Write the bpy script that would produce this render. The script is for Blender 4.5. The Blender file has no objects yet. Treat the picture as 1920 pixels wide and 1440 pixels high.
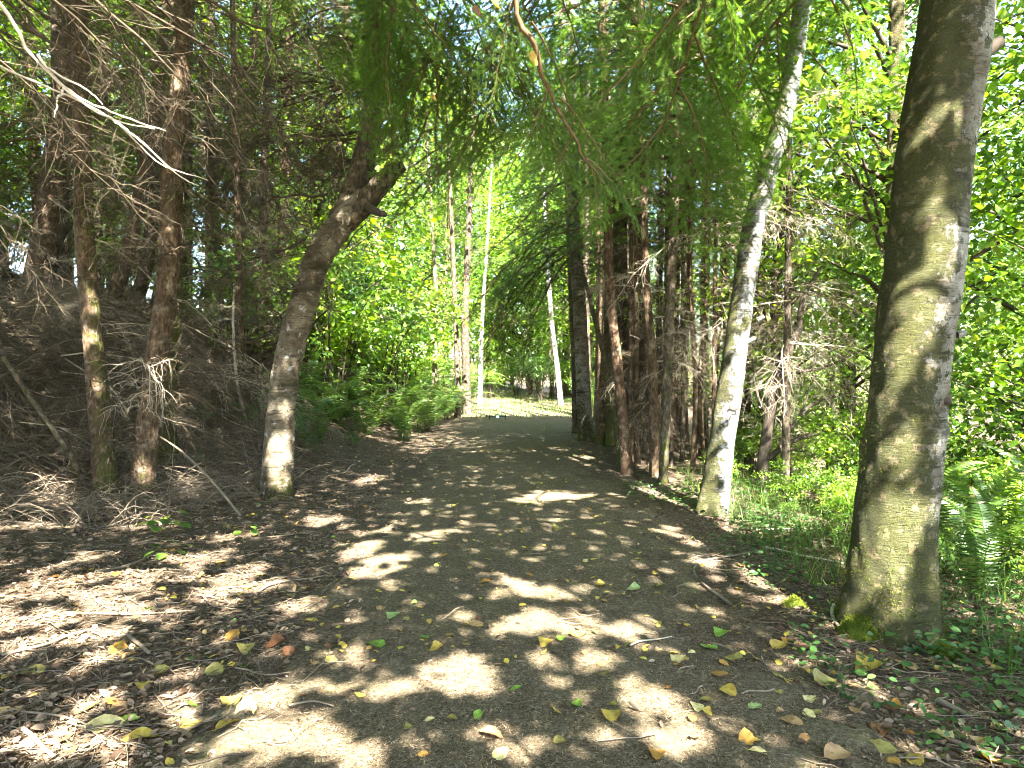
import bpy, math, random
import numpy as np
from mathutils import Vector

rng = np.random.default_rng(7)
random.seed(7)
SC = bpy.context.scene
COL = SC.collection
R = math.radians

# ------------------------------------------------------------------ camera
FPX, HOR = 1300.0, 680.0           # focal length and horizon row, in pixels of the 1920 x 1440 photo
PITCH = math.atan((HOR - 720) / FPX)
EYE = np.array([0.0, 0.0, 1.5])
cam_d = bpy.data.cameras.new('camera')
cam_d.sensor_width = 36.0
cam_d.lens = 36.0 * FPX / 1920.0
cam_d.clip_start = 0.05
cam_d.clip_end = 600.0
cam = bpy.data.objects.new('camera', cam_d)
COL.objects.link(cam)
cam.location = EYE
cam.rotation_euler = (R(90) + PITCH, 0, 0)
SC.camera = cam

# ------------------------------------------------------------------ sky and sun
SUN_EL, SUN_AZ = R(50), R(16.5)     # behind the camera, a little to the right
LDIR = np.array([-math.sin(SUN_AZ) * math.cos(SUN_EL), math.cos(SUN_AZ) * math.cos(SUN_EL), -math.sin(SUN_EL)])
W = bpy.data.worlds.new('World')
SC.world = W
W.use_nodes = True
wn = W.node_tree
sky = wn.nodes.new('ShaderNodeTexSky')
sky.sky_type = 'NISHITA'
sky.sun_disc = False
sky.sun_elevation = SUN_EL
sky.sun_rotation = math.atan2(-LDIR[0], -LDIR[1])
bg = wn.nodes['Background']
bg.inputs['Strength'].default_value = 0.07
wn.links.new(sky.outputs[0], bg.inputs['Color'])
sun_d = bpy.data.lights.new('sun', 'SUN')
sun_d.energy = 5.0
sun_d.angle = R(0.53)
sun_d.color = (1.0, 0.965, 0.91)
sun = bpy.data.objects.new('sun', sun_d)
COL.objects.link(sun)
sun.rotation_euler = Vector(LDIR).to_track_quat('-Z', 'Y').to_euler()

SC.view_settings.view_transform = 'Standard'
SC.view_settings.look = 'None'
SC.view_settings.gamma = 1.0
SC.view_settings.exposure = 4.25
SC.render.engine = 'CYCLES'
cy = SC.cycles
cy.filter_width = 1.0
cy.max_bounces = 4
cy.diffuse_bounces = 2
cy.use_adaptive_sampling = True
cy.adaptive_threshold = 0.03
cy.glossy_bounces = 1
cy.transmission_bounces = 4
cy.transparent_max_bounces = 4
cy.caustics_reflective = False
cy.caustics_refractive = False
cy.sample_clamp_indirect = 4.0

# ------------------------------------------------------------------ helpers: noise, projection
def _hash(i, j, k, seed):
    n = (i.astype(np.int64) * 374761393 + j.astype(np.int64) * 668265263 + k.astype(np.int64) * 2147483647 + seed * 974711) & 0xFFFFFFFF
    n = ((n ^ (n >> 13)) * 1274126177) & 0xFFFFFFFF
    n = n ^ (n >> 16)
    return (n & 0xFFFFFF) / float(0xFFFFFF)

def vnoise(x, y, z=0.0, seed=0):
    x, y, z = np.broadcast_arrays(np.asarray(x, float), np.asarray(y, float), np.asarray(z, float))
    i, j, k = np.floor(x), np.floor(y), np.floor(z)
    fx, fy, fz = x - i, y - j, z - k
    u, v, w = fx * fx * (3 - 2 * fx), fy * fy * (3 - 2 * fy), fz * fz * (3 - 2 * fz)
    def c(a, b, d): return _hash(i + a, j + b, k + d, seed)
    x00 = c(0, 0, 0) * (1 - u) + c(1, 0, 0) * u
    x10 = c(0, 1, 0) * (1 - u) + c(1, 1, 0) * u
    x01 = c(0, 0, 1) * (1 - u) + c(1, 0, 1) * u
    x11 = c(0, 1, 1) * (1 - u) + c(1, 1, 1) * u
    return ((x00 * (1 - v) + x10 * v) * (1 - w) + (x01 * (1 - v) + x11 * v) * w) * 2 - 1

def fbm(x, y, z=0.0, seed=0, o=3):
    s, a = 0, 1.0
    x, y, z = np.asarray(x, float), np.asarray(y, float), np.asarray(z, float)
    for q in range(o):
        s = s + a * vnoise(x * 2 ** q, y * 2 ** q, z * 2 ** q, seed + q)
        a *= 0.5
    return s

def sstep(t):
    t = np.clip(t, 0, 1)
    return t * t * (3 - 2 * t)

def trail_cx(y):
    y = np.asarray(y, float)
    return 0.12 * sstep((y - 6) / 12) - 0.03 * np.maximum(0, y - 21) ** 1.7

def height(x, y):
    """height of the forest floor"""
    x, y = np.broadcast_arrays(np.asarray(x, float), np.asarray(y, float))
    u = x - trail_cx(y)
    foot = 4.1 - 2.1 * sstep((y - 6.5) / 5.0)
    tb = -u - foot
    bank = 2.75 * sstep(tb / 6.2) * sstep((y + 3) / 9) + 0.10 * np.clip(tb, 0, 30) * sstep((tb - 4) / 6) * 0.5
    tr = u - 2.35
    fall = -2.9 * sstep(tr / 9.0) * (1 - 0.55 * sstep((y - 16) / 8))
    crown = -0.02 * np.clip(np.abs(u) / 1.6, 0, 1.4) ** 2
    off = sstep((np.abs(u) - 1.5) / 1.5)
    n = 0.05 * vnoise(x * 0.7, y * 0.7, 0, 3) * (0.4 + off) + 0.02 * vnoise(x * 2.7, y * 2.7, 0, 4) * (0.35 + off) + 0.008 * vnoise(x * 9, y * 9, 0, 5)
    far = 0.02 * np.maximum(0, y - 26)
    return bank + fall + crown + n + far

def ray(px, py):
    dx, dz = (px - 960) / FPX, (720 - py) / FPX
    c, s = math.cos(PITCH), math.sin(PITCH)
    return np.array([dx, c - dz * s, s + dz * c])

def P(px, py, d):
    """point at distance d ahead (along +Y)"""
    r = ray(px, py)
    return EYE + r * (d / r[1])

def G(px, py):
    """where the line of sight through a photo pixel meets the floor"""
    r = ray(px, py)
    t = _T
    for _ in range(3):
        p = EYE[None] + r[None] * t[:, None]
        hit = np.nonzero(p[:, 2] < height(p[:, 0], p[:, 1]))[0]
        if not len(hit): return EYE + r * 60
        k = max(hit[0], 1)
        t = np.linspace(t[k - 1], t[k], 24)
    p = EYE + r * t[-1]
    return np.array([p[0], p[1], float(height(p[0], p[1]))])
_T = np.concatenate([np.arange(.8, 12, .06), np.arange(12, 80, .15)])

def in_frame(p, margin=0.03):
    """whether points lie inside the photo's field of view"""
    c, s = math.cos(PITCH), math.sin(PITCH)
    q = p - EYE
    zf = q[:, 1] * c + q[:, 2] * s
    up = -q[:, 1] * s + q[:, 2] * c
    zf = np.maximum(zf, 1e-4)
    return (zf > 0.01) & (np.abs(q[:, 0] / zf) < 960 / FPX + margin) & (np.abs(up / zf) < 720 / FPX + margin)

# ------------------------------------------------------------------ helpers: mesh building
class Geo:
    def __init__(s):
        s.v, s.f3, s.f4, s.r, s.m, s.n = [], [], [], [], [], 0
    def add(s, v, f3=None, f4=None, rnd=0.5, moss=0.0):
        v = np.asarray(v, float).reshape(-1, 3)
        if f3 is not None and len(f3): s.f3.append(np.asarray(f3, np.int64) + s.n)
        if f4 is not None and len(f4): s.f4.append(np.asarray(f4, np.int64) + s.n)
        s.v.append(v)
        s.r.append(np.broadcast_to(np.asarray(rnd, float), (len(v),)))
        s.m.append(np.broadcast_to(np.asarray(moss, float), (len(v),)))
        s.n += len(v)
        return s
    def mesh(s, name, mat, smooth=False):
        me = bpy.data.meshes.new(name)
        v = np.concatenate(s.v) if s.v else np.zeros((0, 3))
        f3 = np.concatenate(s.f3) if s.f3 else np.zeros((0, 3), np.int64)
        f4 = np.concatenate(s.f4) if s.f4 else np.zeros((0, 4), np.int64)
        me.vertices.add(len(v))
        me.vertices.foreach_set('co', v.astype(np.float32).ravel())
        nl = f3.size + f4.size
        me.loops.add(nl)
        me.loops.foreach_set('vertex_index', np.concatenate([f3.ravel(), f4.ravel()]).astype(np.int32))
        npoly = len(f3) + len(f4)
        me.polygons.add(npoly)
        tot = np.concatenate([np.full(len(f3), 3), np.full(len(f4), 4)]).astype(np.int32)
        st = np.concatenate([[0], np.cumsum(tot)[:-1]]).astype(np.int32) if npoly else np.zeros(0, np.int32)
        me.polygons.foreach_set('loop_start', st)
        me.polygons.foreach_set('loop_total', tot)
        if smooth: me.polygons.foreach_set('use_smooth', np.ones(npoly, bool))
        a = me.attributes.new('rnd', 'FLOAT', 'POINT')
        a.data.foreach_set('value', np.concatenate(s.r).astype(np.float32))
        a = me.attributes.new('moss', 'FLOAT', 'POINT')
        a.data.foreach_set('value', np.concatenate(s.m).astype(np.float32))
        me.materials.append(mat)
        me.update(calc_edges=True)
        return me

def norm(v): return v / np.maximum(np.linalg.norm(v, axis=-1, keepdims=True), 1e-9)

def frames(d, roll=None, up=(0, 0, 1)):
    """rotation matrices whose x axis is d and whose z axis is as near up as possible"""
    x = norm(np.asarray(d, float))
    upv = np.broadcast_to(np.asarray(up, float), x.shape)
    y = np.cross(upv, x)
    bad = np.linalg.norm(y, axis=-1) < 1e-3
    y[bad] = np.cross(np.array([0.0, 1.0, 0.0]), x[bad])
    y = norm(y)
    z = np.cross(x, y)
    if roll is not None:
        c, s = np.cos(roll)[:, None], np.sin(roll)[:, None]
        y, z = y * c + z * s, z * c - y * s
    return np.stack([x, y, z], axis=-1)

def inst(geo, bv, bf, Rm, T, s, rnd=0.5, quads=False):
    bv, bf = np.asarray(bv, float), np.asarray(bf, np.int64)
    M, K = len(T), len(bv)
    s = np.asarray(s, float)
    if s.ndim == 1: s = s[:, None, None]
    else: s = s[:, None, :]
    v = np.einsum('mij,mkj->mki', Rm, bv[None] * s) + T[:, None, :]
    f = (bf[None] + (np.arange(M) * K)[:, None, None]).reshape(-1, bf.shape[1])
    r = np.repeat(np.broadcast_to(rnd, (M,)), K)
    geo.add(v.reshape(-1, 3), None if quads else f, f if quads else None, r)

def tubes(geo, path, rad, k=3, rnd=0.5, cap=False):
    """many tubes at once: path (M,N,3), rad (M,N)"""
    path = np.asarray(path, float); rad = np.asarray(rad, float)
    M, N = path.shape[:2]
    t = np.gradient(path, axis=1)
    fr = frames(t.reshape(-1, 3)).reshape(M, N, 3, 3)
    a = np.arange(k) / k * 2 * np.pi
    off = fr[..., 1][:, :, None, :] * np.cos(a)[None, None, :, None] + fr[..., 2][:, :, None, :] * np.sin(a)[None, None, :, None]
    v = path[:, :, None, :] + off * rad[:, :, None, None]
    i = np.arange(N - 1)[:, None] * k
    j = np.arange(k)[None]
    f = np.stack([i + j, i + (j + 1) % k, i + k + (j + 1) % k, i + k + j], -1).reshape(-1, 4)
    F = (f[None] + (np.arange(M) * N * k)[:, None, None]).reshape(-1, 4)
    geo.add(v.reshape(-1, 3), None, F, np.repeat(np.broadcast_to(rnd, (M,)), N * k))

def spline(pts, n):
    """Catmull-Rom through the points, n samples"""
    p = np.asarray(pts, float)
    p = np.vstack([2 * p[0] - p[1], p, 2 * p[-1] - p[-2]])
    m = len(p) - 3
    t = np.linspace(0, m - 1e-6, n)
    i = t.astype(int); f = (t - i)[:, None]
    a, b, c, d = p[i], p[i + 1], p[i + 2], p[i + 3]
    return 0.5 * (2 * b + (c - a) * f + (2 * a - 5 * b + 4 * c - d) * f ** 2 + (3 * b - a - 3 * c + d) * f ** 3)

LEAF2 = (np.array([[0, 0, 0], [.45, .34, .07], [1, 0, -.05], [.45, -.34, .07]]), np.array([[0, 3, 2], [0, 2, 1]]))
_l6 = np.array([[0, 0, 0], [.28, .30, .05], [.68, .27, .03], [1, 0, -.1], [.68, -.27, .03], [.28, -.30, .05], [.5, 0, 0]])
LEAF6 = (_l6, np.array([[6, 0, 5], [6, 5, 4], [6, 4, 3], [6, 3, 2], [6, 2, 1], [6, 1, 0]]))
# a palmate leaf with five points, flat
def _palm():
    ang = [-1.9, -1.45, -1.05, -.75, -.45, -.2, 0, .2, .45, .75, 1.05, 1.45, 1.9]
    rad = [.35, .62, .38, .85, .48, .70, 1.0, .70, .48, .85, .38, .62, .35]
    v = [[0.15, 0, 0]] + [[.15 + .85 * r * math.cos(a), .85 * r * math.sin(a), .05 * abs(a) - .06 * r] for a, r in zip(ang, rad)]
    f = [[0, i, i + 1] for i in range(1, len(ang))]
    return np.array(v), np.array(f)
PALM = _palm()

# ------------------------------------------------------------------ helpers: objects
def link(o):
    COL.objects.link(o)
    return o

def tag(o, label=None, cat=None, group=None, kind=None):
    if label: o['label'] = label
    if cat: o['category'] = cat
    if group: o['group'] = group
    if kind: o['kind'] = kind
    return o

def empty(name, loc, label, cat, group=None, rz=0.0):
    o = link(bpy.data.objects.new(name, None))
    o.empty_display_size = 0.1
    o.location = loc
    o.rotation_euler = (0, 0, rz)
    return tag(o, label, cat, group)

def part(name, me, parent, loc=(0, 0, 0), rot=None, scale=None, mat3=None):
    o = link(bpy.data.objects.new(name, me))
    o.parent = parent
    o.location = loc
    if mat3 is not None:
        from mathutils import Matrix
        o.rotation_euler = Matrix(np.asarray(mat3).tolist()).to_euler()
    elif rot is not None: o.rotation_euler = rot
    if scale is not None: o.scale = (scale, scale, scale) if np.isscalar(scale) else scale
    return o

def solo(name, me, loc=(0, 0, 0), rot=(0, 0, 0), scale=1.0):
    o = link(bpy.data.objects.new(name, me))
    o.location = loc; o.rotation_euler = rot; o.scale = (scale,) * 3 if np.isscalar(scale) else scale
    return o

# ------------------------------------------------------------------ materials
class Mat:
    def __init__(s, name):
        s.m = bpy.data.materials.new(name)
        s.m.use_nodes = True
        s.t = s.m.node_tree
        s.t.nodes.clear()
        s.out = s.t.nodes.new('ShaderNodeOutputMaterial')
    def n(s, kind, **kw):
        nd = s.t.nodes.new('ShaderNode' + kind)
        for k, v in kw.items():
            if k.startswith('i_'):
                nd.inputs[k[2:].replace('_', ' ')].default_value = v
            else: setattr(nd, k, v)
        return nd
    def l(s, a, b): s.t.links.new(a, b)
    def attr(s, name):
        nd = s.n('Attribute'); nd.attribute_name = name
        return nd.outputs['Fac']
    def coord(s): return s.n('TexCoord').outputs['Object']
    def noise(s, vec, scale, detail=3.0, rough=0.6, stretch=None, w=None):
        if stretch is not None:
            mp = s.n('Mapping'); mp.inputs['Scale'].default_value = stretch
            s.l(vec, mp.inputs['Vector']); vec = mp.outputs[0]
        nd = s.n('TexNoise', i_Scale=scale, i_Detail=detail, i_Roughness=rough)
        s.l(vec, nd.inputs['Vector'])
        return nd.outputs['Fac']
    def ramp(s, fac, stops):
        nd = s.n('ValToRGB')
        e = nd.color_ramp.elements
        while len(e) > 1: e.remove(e[-1])
        for i, (p, c) in enumerate(stops):
            q = e[0] if i == 0 else e.new(p)
            q.position = p
            q.color = (c, c, c, 1) if np.isscalar(c) else tuple(c) + (1,)
        s.l(fac, nd.inputs['Fac'])
        return nd.outputs['Color']
    def mix(s, fac, a, b):
        nd = s.n('Mix', data_type='RGBA')
        for sock, val in ((nd.inputs[0], fac), (nd.inputs[6], a), (nd.inputs[7], b)):
            if hasattr(val, 'links') or hasattr(val, 'is_linked'): s.l(val, sock)
            elif np.isscalar(val): sock.default_value = val
            else: sock.default_value = tuple(val) + (1,)
        return nd.outputs[2]
    def math(s, op, a, b=0.0, clamp=False):
        nd = s.n('Math', operation=op, use_clamp=clamp)
        for sock, val in ((nd.inputs[0], a), (nd.inputs[1], b)):
            if hasattr(val, 'is_linked'): s.l(val, sock)
            else: sock.default_value = val
        return nd.outputs[0]
    def bsdf(s, col, rough=0.85, spec=0.25, bump=None, bdist=0.01, bstr=0.6):
        b = s.n('BsdfPrincipled')
        b.inputs['Roughness'].default_value = rough
        b.inputs['Specular IOR Level'].default_value = spec
        if hasattr(col, 'is_linked'): s.l(col, b.inputs['Base Color'])
        else: b.inputs['Base Color'].default_value = tuple(col) + (1,)
        if bump is not None:
            bn = s.n('Bump', i_Strength=bstr, i_Distance=bdist)
            s.l(bump, bn.inputs['Height']); s.l(bn.outputs[0], b.inputs['Normal'])
        s.l(b.outputs[0], s.out.inputs[0])
        return b

def mat_leaf(name, stops, trans=0.45, gain=1.5, rough=0.5, spec=0.25, noise_scale=None):
    """leaves: colour by per-leaf value, light passes through"""
    m = Mat(name)
    r = m.attr('rnd')
    oi = m.n('ObjectInfo').outputs['Random']
    f = m.math('ADD', r, m.math('MULTIPLY', m.math('SUBTRACT', oi, 0.5), 0.25), True)
    col = m.ramp(f, stops)
    if noise_scale:
        nz = m.noise(m.coord(), noise_scale, 3)
        col = m.mix(m.ramp(nz, [(0.44, 0.0), (0.68, 0.85)]), col, (stops[0][1][0] * .5 + .03, stops[0][1][1] * .4 + .015, stops[0][1][2] * .5))
    b = m.bsdf(col, rough, spec)
    t = m.n('BsdfTranslucent')
    hs = m.n('HueSaturation'); hs.inputs['Value'].default_value = gain; hs.inputs['Saturation'].default_value = 1.1
    hs.inputs['Hue'].default_value = 0.485
    m.l(col, hs.inputs['Color']); m.l(hs.outputs[0], t.inputs['Color'])
    mx = m.n('MixShader'); mx.inputs[0].default_value = trans
    m.l(b.outputs[0], mx.inputs[1]); m.l(t.outputs[0], mx.inputs[2]); m.l(mx.outputs[0], m.out.inputs[0])
    return m.m

def mat_alder(name, pale=(0.36, 0.34, 0.28), dark=(0.12, 0.098, 0.06), mossc=((0.018, 0.021, 0.006), (0.078, 0.078, 0.018)), bias=0.0):
    m = Mat(name)
    co = m.coord()
    big = m.noise(co, 5, 5, 0.65)
    fine = m.noise(co, 85, 6, 0.8)
    crease = m.noise(co, 30, 6, 0.75, stretch=(0.6, 0.6, 3.5))
    ring = m.noise(co, 7, 3, 0.6, stretch=(0.5, 0.5, 5.0))
    lent = m.noise(co, 22, 2, 0.5, stretch=(0.7, 0.7, 4.0))
    base = m.mix(m.ramp(big, [(0.35, 0.0), (0.62, 1.0)]), dark, pale)
    base = m.mix(m.ramp(ring, [(0.32, 0.85), (0.43, 0.0)]), base, (0.05, 0.04, 0.024))
    base = m.mix(m.ramp(lent, [(0.28, 0.7), (0.36, 0.0)]), base, (0.05, 0.042, 0.03))
    blot = m.noise(co, 13, 4, 0.6)
    base = m.mix(m.ramp(blot, [(0.60, 0.0), (0.66, 0.65)]), base, (0.52, 0.50, 0.44))
    mo = m.attr('moss')
    mn = m.noise(co, 10, 9, 0.78)
    mf = m.math('ADD', mo, m.math('MULTIPLY', m.math('SUBTRACT', mn, 0.5), 1.9))
    mf = m.math('ADD', mf, bias)
    mfac = m.ramp(mf, [(0.45, 0.0), (0.55, 0.93)])
    mcol = m.mix(m.ramp(fine, [(0.3, 0.0), (0.7, 1.0)]), mossc[0], mossc[1])
    tan = m.noise(co, 16, 4, 0.6)
    mcol = m.mix(m.ramp(tan, [(0.56, 0.0), (0.63, 0.75)]), mcol, (0.19, 0.145, 0.075))
    col = m.mix(mfac, base, mcol)
    col = m.mix(m.ramp(crease, [(0.36, 0.8), (0.44, 0.0)]), col, (0.028, 0.024, 0.013))
    band = m.noise(co, 2.2, 4, 0.7, stretch=(0.6, 0.6, 2.6))
    col = m.mix(m.ramp(band, [(0.34, 0.75), (0.46, 0.0)]), col, (0.035, 0.032, 0.014))
    h = m.math('ADD', m.math('MULTIPLY', fine, 0.7), m.math('ADD', m.math('MULTIPLY', ring, 0.5), m.math('MULTIPLY', mfac, 0.8)))
    h = m.math('ADD', h, m.math('MULTIPLY', crease, 0.9))
    m.bsdf(col, 0.9, 0.12, h, 0.026, 1.0)
    return m.m

def mat_conifer_bark(name, c0=(0.024, 0.017, 0.010), c1=(0.13, 0.085, 0.05), mossy=(0.085, 0.085, 0.02)):
    m = Mat(name)
    co = m.coord()
    a = m.noise(co, 28, 5, 0.7, stretch=(1, 1, 0.45))
    b = m.noise(co, 9, 4, 0.6)
    vor = m.n('TexVoronoi', i_Scale=34.0)
    mp = m.n('Mapping'); mp.inputs['Scale'].default_value = (1, 1, 0.4)
    m.l(co, mp.inputs['Vector']); m.l(mp.outputs[0], vor.inputs['Vector'])
    col = m.mix(m.ramp(a, [(0.32, 0.0), (0.68, 1.0)]), c0, c1)
    col = m.mix(m.ramp(b, [(0.52, 0.0), (0.70, 0.65)]), col, (0.26, 0.20, 0.14))
    mo = m.attr('moss')
    mf = m.math('ADD', mo, m.math('MULTIPLY', m.math('SUBTRACT', m.noise(co, 11, 6, 0.7), 0.5), 1.7))
    mfac = m.ramp(mf, [(0.42, 0.0), (0.60, 0.9)])
    fine = m.noise(co, 80, 4, 0.7)
    mc = m.mix(fine, (0.03, 0.04, 0.008), mossy)
    col = m.mix(mfac, col, mc)
    h = m.math('ADD', m.math('MULTIPLY', a, 0.6), m.math('ADD', m.math('MULTIPLY', vor.outputs['Distance'], 0.8), m.math('MULTIPLY', fine, 0.3)))
    m.bsdf(col, 0.92, 0.1, h, 0.02, 0.9)
    return m.m

def mat_wood(name, c0, c1, scale=40):
    m = Mat(name)
    co = m.coord()
    a = m.noise(co, scale, 4, 0.65)
    r = m.attr('rnd')
    f = m.math('ADD', m.math('MULTIPLY', a, 0.6), m.math('MULTIPLY', r, 0.4))
    m.bsdf(m.ramp(f, [(0.25, c0), (0.75, c1)]), 0.85, 0.15, a, 0.004, 0.6)
    return m.m

def mat_floor(name, trail):
    m = Mat(name)
    co = m.coord()
    n1 = m.noise(co, 0.9, 5, 0.6)
    n2 = m.noise(co, 45, 6, 0.8)
    n3 = m.noise(co, 120, 4, 0.8)
    n4 = m.noise(co, 7, 5, 0.7)
    f = m.math('ADD', m.math('MULTIPLY', n2, 0.55), m.math('MULTIPLY', n3, 0.45))
    if trail:
        col = m.ramp(f, [(0.38, (0.034, 0.026, 0.017)), (0.48, (0.112, 0.088, 0.053)), (0.56, (0.20, 0.158, 0.10)), (0.64, (0.40, 0.325, 0.225))])
        green = m.math('MULTIPLY', m.ramp(n1, [(0.46, 0.0), (0.66, 1.0)]), m.ramp(n4, [(0.42, 0.0), (0.62, 1.0)]))
        col = m.mix(m.math('MULTIPLY', green, 0.5), col, (0.075, 0.085, 0.022))
        col = m.mix(m.ramp(n4, [(0.30, 0.55), (0.5, 0.0)]), col, (0.06, 0.042, 0.026))
    else:
        col = m.ramp(f, [(0.38, (0.022, 0.015, 0.010)), (0.49, (0.092, 0.068, 0.045)), (0.57, (0.18, 0.138, 0.092)), (0.66, (0.35, 0.275, 0.19))])
        col = m.mix(m.ramp(n4, [(0.34, 0.7), (0.52, 0.0)]), col, (0.04, 0.027, 0.017))
        green = m.math('MULTIPLY', m.ramp(n1, [(0.52, 0.0), (0.66, 1.0)]), m.ramp(n4, [(0.48, 0.0), (0.60, 1.0)]))
        col = m.mix(m.math('MULTIPLY', green, 0.5), col, (0.055, 0.075, 0.018))
    h = m.math('ADD', m.math('MULTIPLY', n2, 1.0), m.math('MULTIPLY', n3, 0.5))
    m.bsdf(col, 0.95, 0.08, h, 0.02, 0.9)
    return m.m

M = {}
M['floor'] = mat_floor('duff', False)
M['trail'] = mat_floor('trail_duff', True)
M['alder_mossy'] = mat_alder('mossy_alder_bark')
M['alder_white'] = mat_alder('white_alder_bark', pale=(0.30, 0.30, 0.285), dark=(0.12, 0.112, 0.09), bias=0.0)
M['alder_brown'] = mat_alder('brown_alder_bark', pale=(0.27, 0.22, 0.15), dark=(0.085, 0.062, 0.036), bias=0.08)
M['birch'] = mat_alder('pale_bark', pale=(0.42, 0.40, 0.36), dark=(0.24, 0.22, 0.19), bias=-0.25)
M['conifer'] = mat_conifer_bark('conifer_bark')
M['conifer_red'] = mat_conifer_bark('red_conifer_bark', (0.034, 0.023, 0.014), (0.135, 0.082, 0.05))
M['conifer_grey'] = mat_conifer_bark('grey_conifer_bark', (0.022, 0.018, 0.012), (0.105, 0.082, 0.055))
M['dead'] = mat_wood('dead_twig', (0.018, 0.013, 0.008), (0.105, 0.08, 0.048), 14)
M['dead_pale'] = mat_wood('bleached_twig', (0.24, 0.19, 0.13), (0.50, 0.42, 0.31), 14)  # bleached wood, also used as painted sunlit speckle among dark boughs
M['stick'] = mat_wood('weathered_stick', (0.075, 0.056, 0.036), (0.22, 0.175, 0.12), 30)
M['twig'] = mat_wood('live_twig', (0.06, 0.035, 0.018), (0.17, 0.11, 0.055), 20)
M['darkwood'] = mat_wood('dark_branch', (0.025, 0.02, 0.014), (0.09, 0.07, 0.05), 20)
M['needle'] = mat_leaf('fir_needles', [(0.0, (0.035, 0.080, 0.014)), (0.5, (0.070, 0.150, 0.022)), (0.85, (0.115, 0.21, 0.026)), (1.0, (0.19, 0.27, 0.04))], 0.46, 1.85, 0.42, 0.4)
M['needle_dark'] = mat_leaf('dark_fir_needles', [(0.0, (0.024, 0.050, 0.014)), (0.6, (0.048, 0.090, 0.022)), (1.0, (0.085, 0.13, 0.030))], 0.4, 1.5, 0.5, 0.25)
M['leaf'] = mat_leaf('green_leaf', [(0.0, (0.040, 0.090, 0.014)), (0.5, (0.085, 0.165, 0.022)), (0.85, (0.15, 0.235, 0.03)), (1.0, (0.23, 0.28, 0.045))], 0.42, 1.85, 0.36, 0.5)
M['leaf_bright'] = mat_leaf('bright_green_leaf', [(0.0, (0.065, 0.14, 0.016)), (0.5, (0.13, 0.24, 0.024)), (0.9, (0.22, 0.31, 0.035)), (1.0, (0.34, 0.36, 0.10))], 0.44, 1.8, 0.36, 0.5)
M['leaf_deep'] = mat_leaf('deep_green_leaf', [(0.0, (0.022, 0.060, 0.016)), (0.6, (0.05, 0.11, 0.025)), (1.0, (0.09, 0.16, 0.04))], 0.35, 1.6, 0.4, 0.4)
M['fern'] = mat_leaf('fern_green', [(0.0, (0.035, 0.075, 0.016)), (0.6, (0.075, 0.14, 0.026)), (0.93, (0.125, 0.20, 0.036)), (1.0, (0.20, 0.15, 0.06))], 0.4, 1.7, 0.38, 0.5)
M['grass'] = mat_leaf('grass_green', [(0.0, (0.030, 0.065, 0.012)), (0.6, (0.07, 0.135, 0.022)), (0.92, (0.13, 0.19, 0.03)), (1.0, (0.30, 0.25, 0.10))], 0.4, 1.7)
M['moss'] = mat_leaf('moss_green', [(0.0, (0.03, 0.045, 0.006)), (0.6, (0.085, 0.11, 0.014)), (1.0, (0.17, 0.18, 0.022))], 0.3, 1.5, 0.9, 0.05)
M['litter'] = mat_leaf('dry_leaf_litter', [(0.0, (0.06, 0.036, 0.020)), (0.45, (0.19, 0.132, 0.085)), (0.8, (0.34, 0.25, 0.17)), (0.93, (0.42, 0.30, 0.12)), (1.0, (0.44, 0.34, 0.07))], 0.2, 1.2, 0.8, 0.1)
M['duffneedle'] = mat_leaf('dry_needle_litter', [(0.0, (0.03, 0.02, 0.011)), (0.5, (0.15, 0.105, 0.06)), (1.0, (0.42, 0.33, 0.21))], 0.1, 1.1, 0.8, 0.15)
LEAFC = {
 'yellow': [(0.0, (0.38, 0.27, 0.05)), (1.0, (0.50, 0.39, 0.075))],
 'pale yellow': [(0.0, (0.50, 0.42, 0.16)), (1.0, (0.60, 0.52, 0.22))],
 'orange': [(0.0, (0.34, 0.16, 0.035)), (1.0, (0.45, 0.27, 0.06))],
 'green': [(0.0, (0.14, 0.26, 0.035)), (1.0, (0.22, 0.36, 0.06))],
 'pale green': [(0.0, (0.26, 0.36, 0.12)), (1.0, (0.34, 0.42, 0.16))],
 'tan': [(0.0, (0.32, 0.20, 0.09)), (1.0, (0.42, 0.29, 0.13))],
 'brown': [(0.0, (0.16, 0.070, 0.030)), (1.0, (0.24, 0.11, 0.05))],
 'olive': [(0.0, (0.22, 0.20, 0.05)), (1.0, (0.30, 0.26, 0.08))]}
for k, st in LEAFC.items(): M['fallen_' + k] = mat_leaf('fallen_leaf_' + k.replace(' ', '_'), st, 0.2, 1.15, 0.5, 0.3, noise_scale=3.2)

# ------------------------------------------------------------------ the floor and the trail
def grid(xs, ys, zf):
    X, Y = np.meshgrid(xs, ys)
    v = np.stack([X, Y, zf(X, Y)], -1).reshape(-1, 3)
    nx, ny = len(xs), len(ys)
    i = (np.arange(ny - 1)[:, None] * nx + np.arange(nx - 1)[None]).ravel()
    return v, np.stack([i, i + 1, i + nx + 1, i + nx], -1)

t = np.linspace(-1, 1, 321)
xs = 5.5 * t + 150 * np.sign(t) * np.abs(t) ** 7
ty = np.linspace(0, 1, 381)
ys = -10 + 24 * ty + 190 * ty ** 6
v, f = grid(xs, ys, height)
o = solo('forest_floor', Geo().add(v, None, f).mesh('forest_floor', M['floor'], True))
tag(o, kind='structure')

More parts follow.
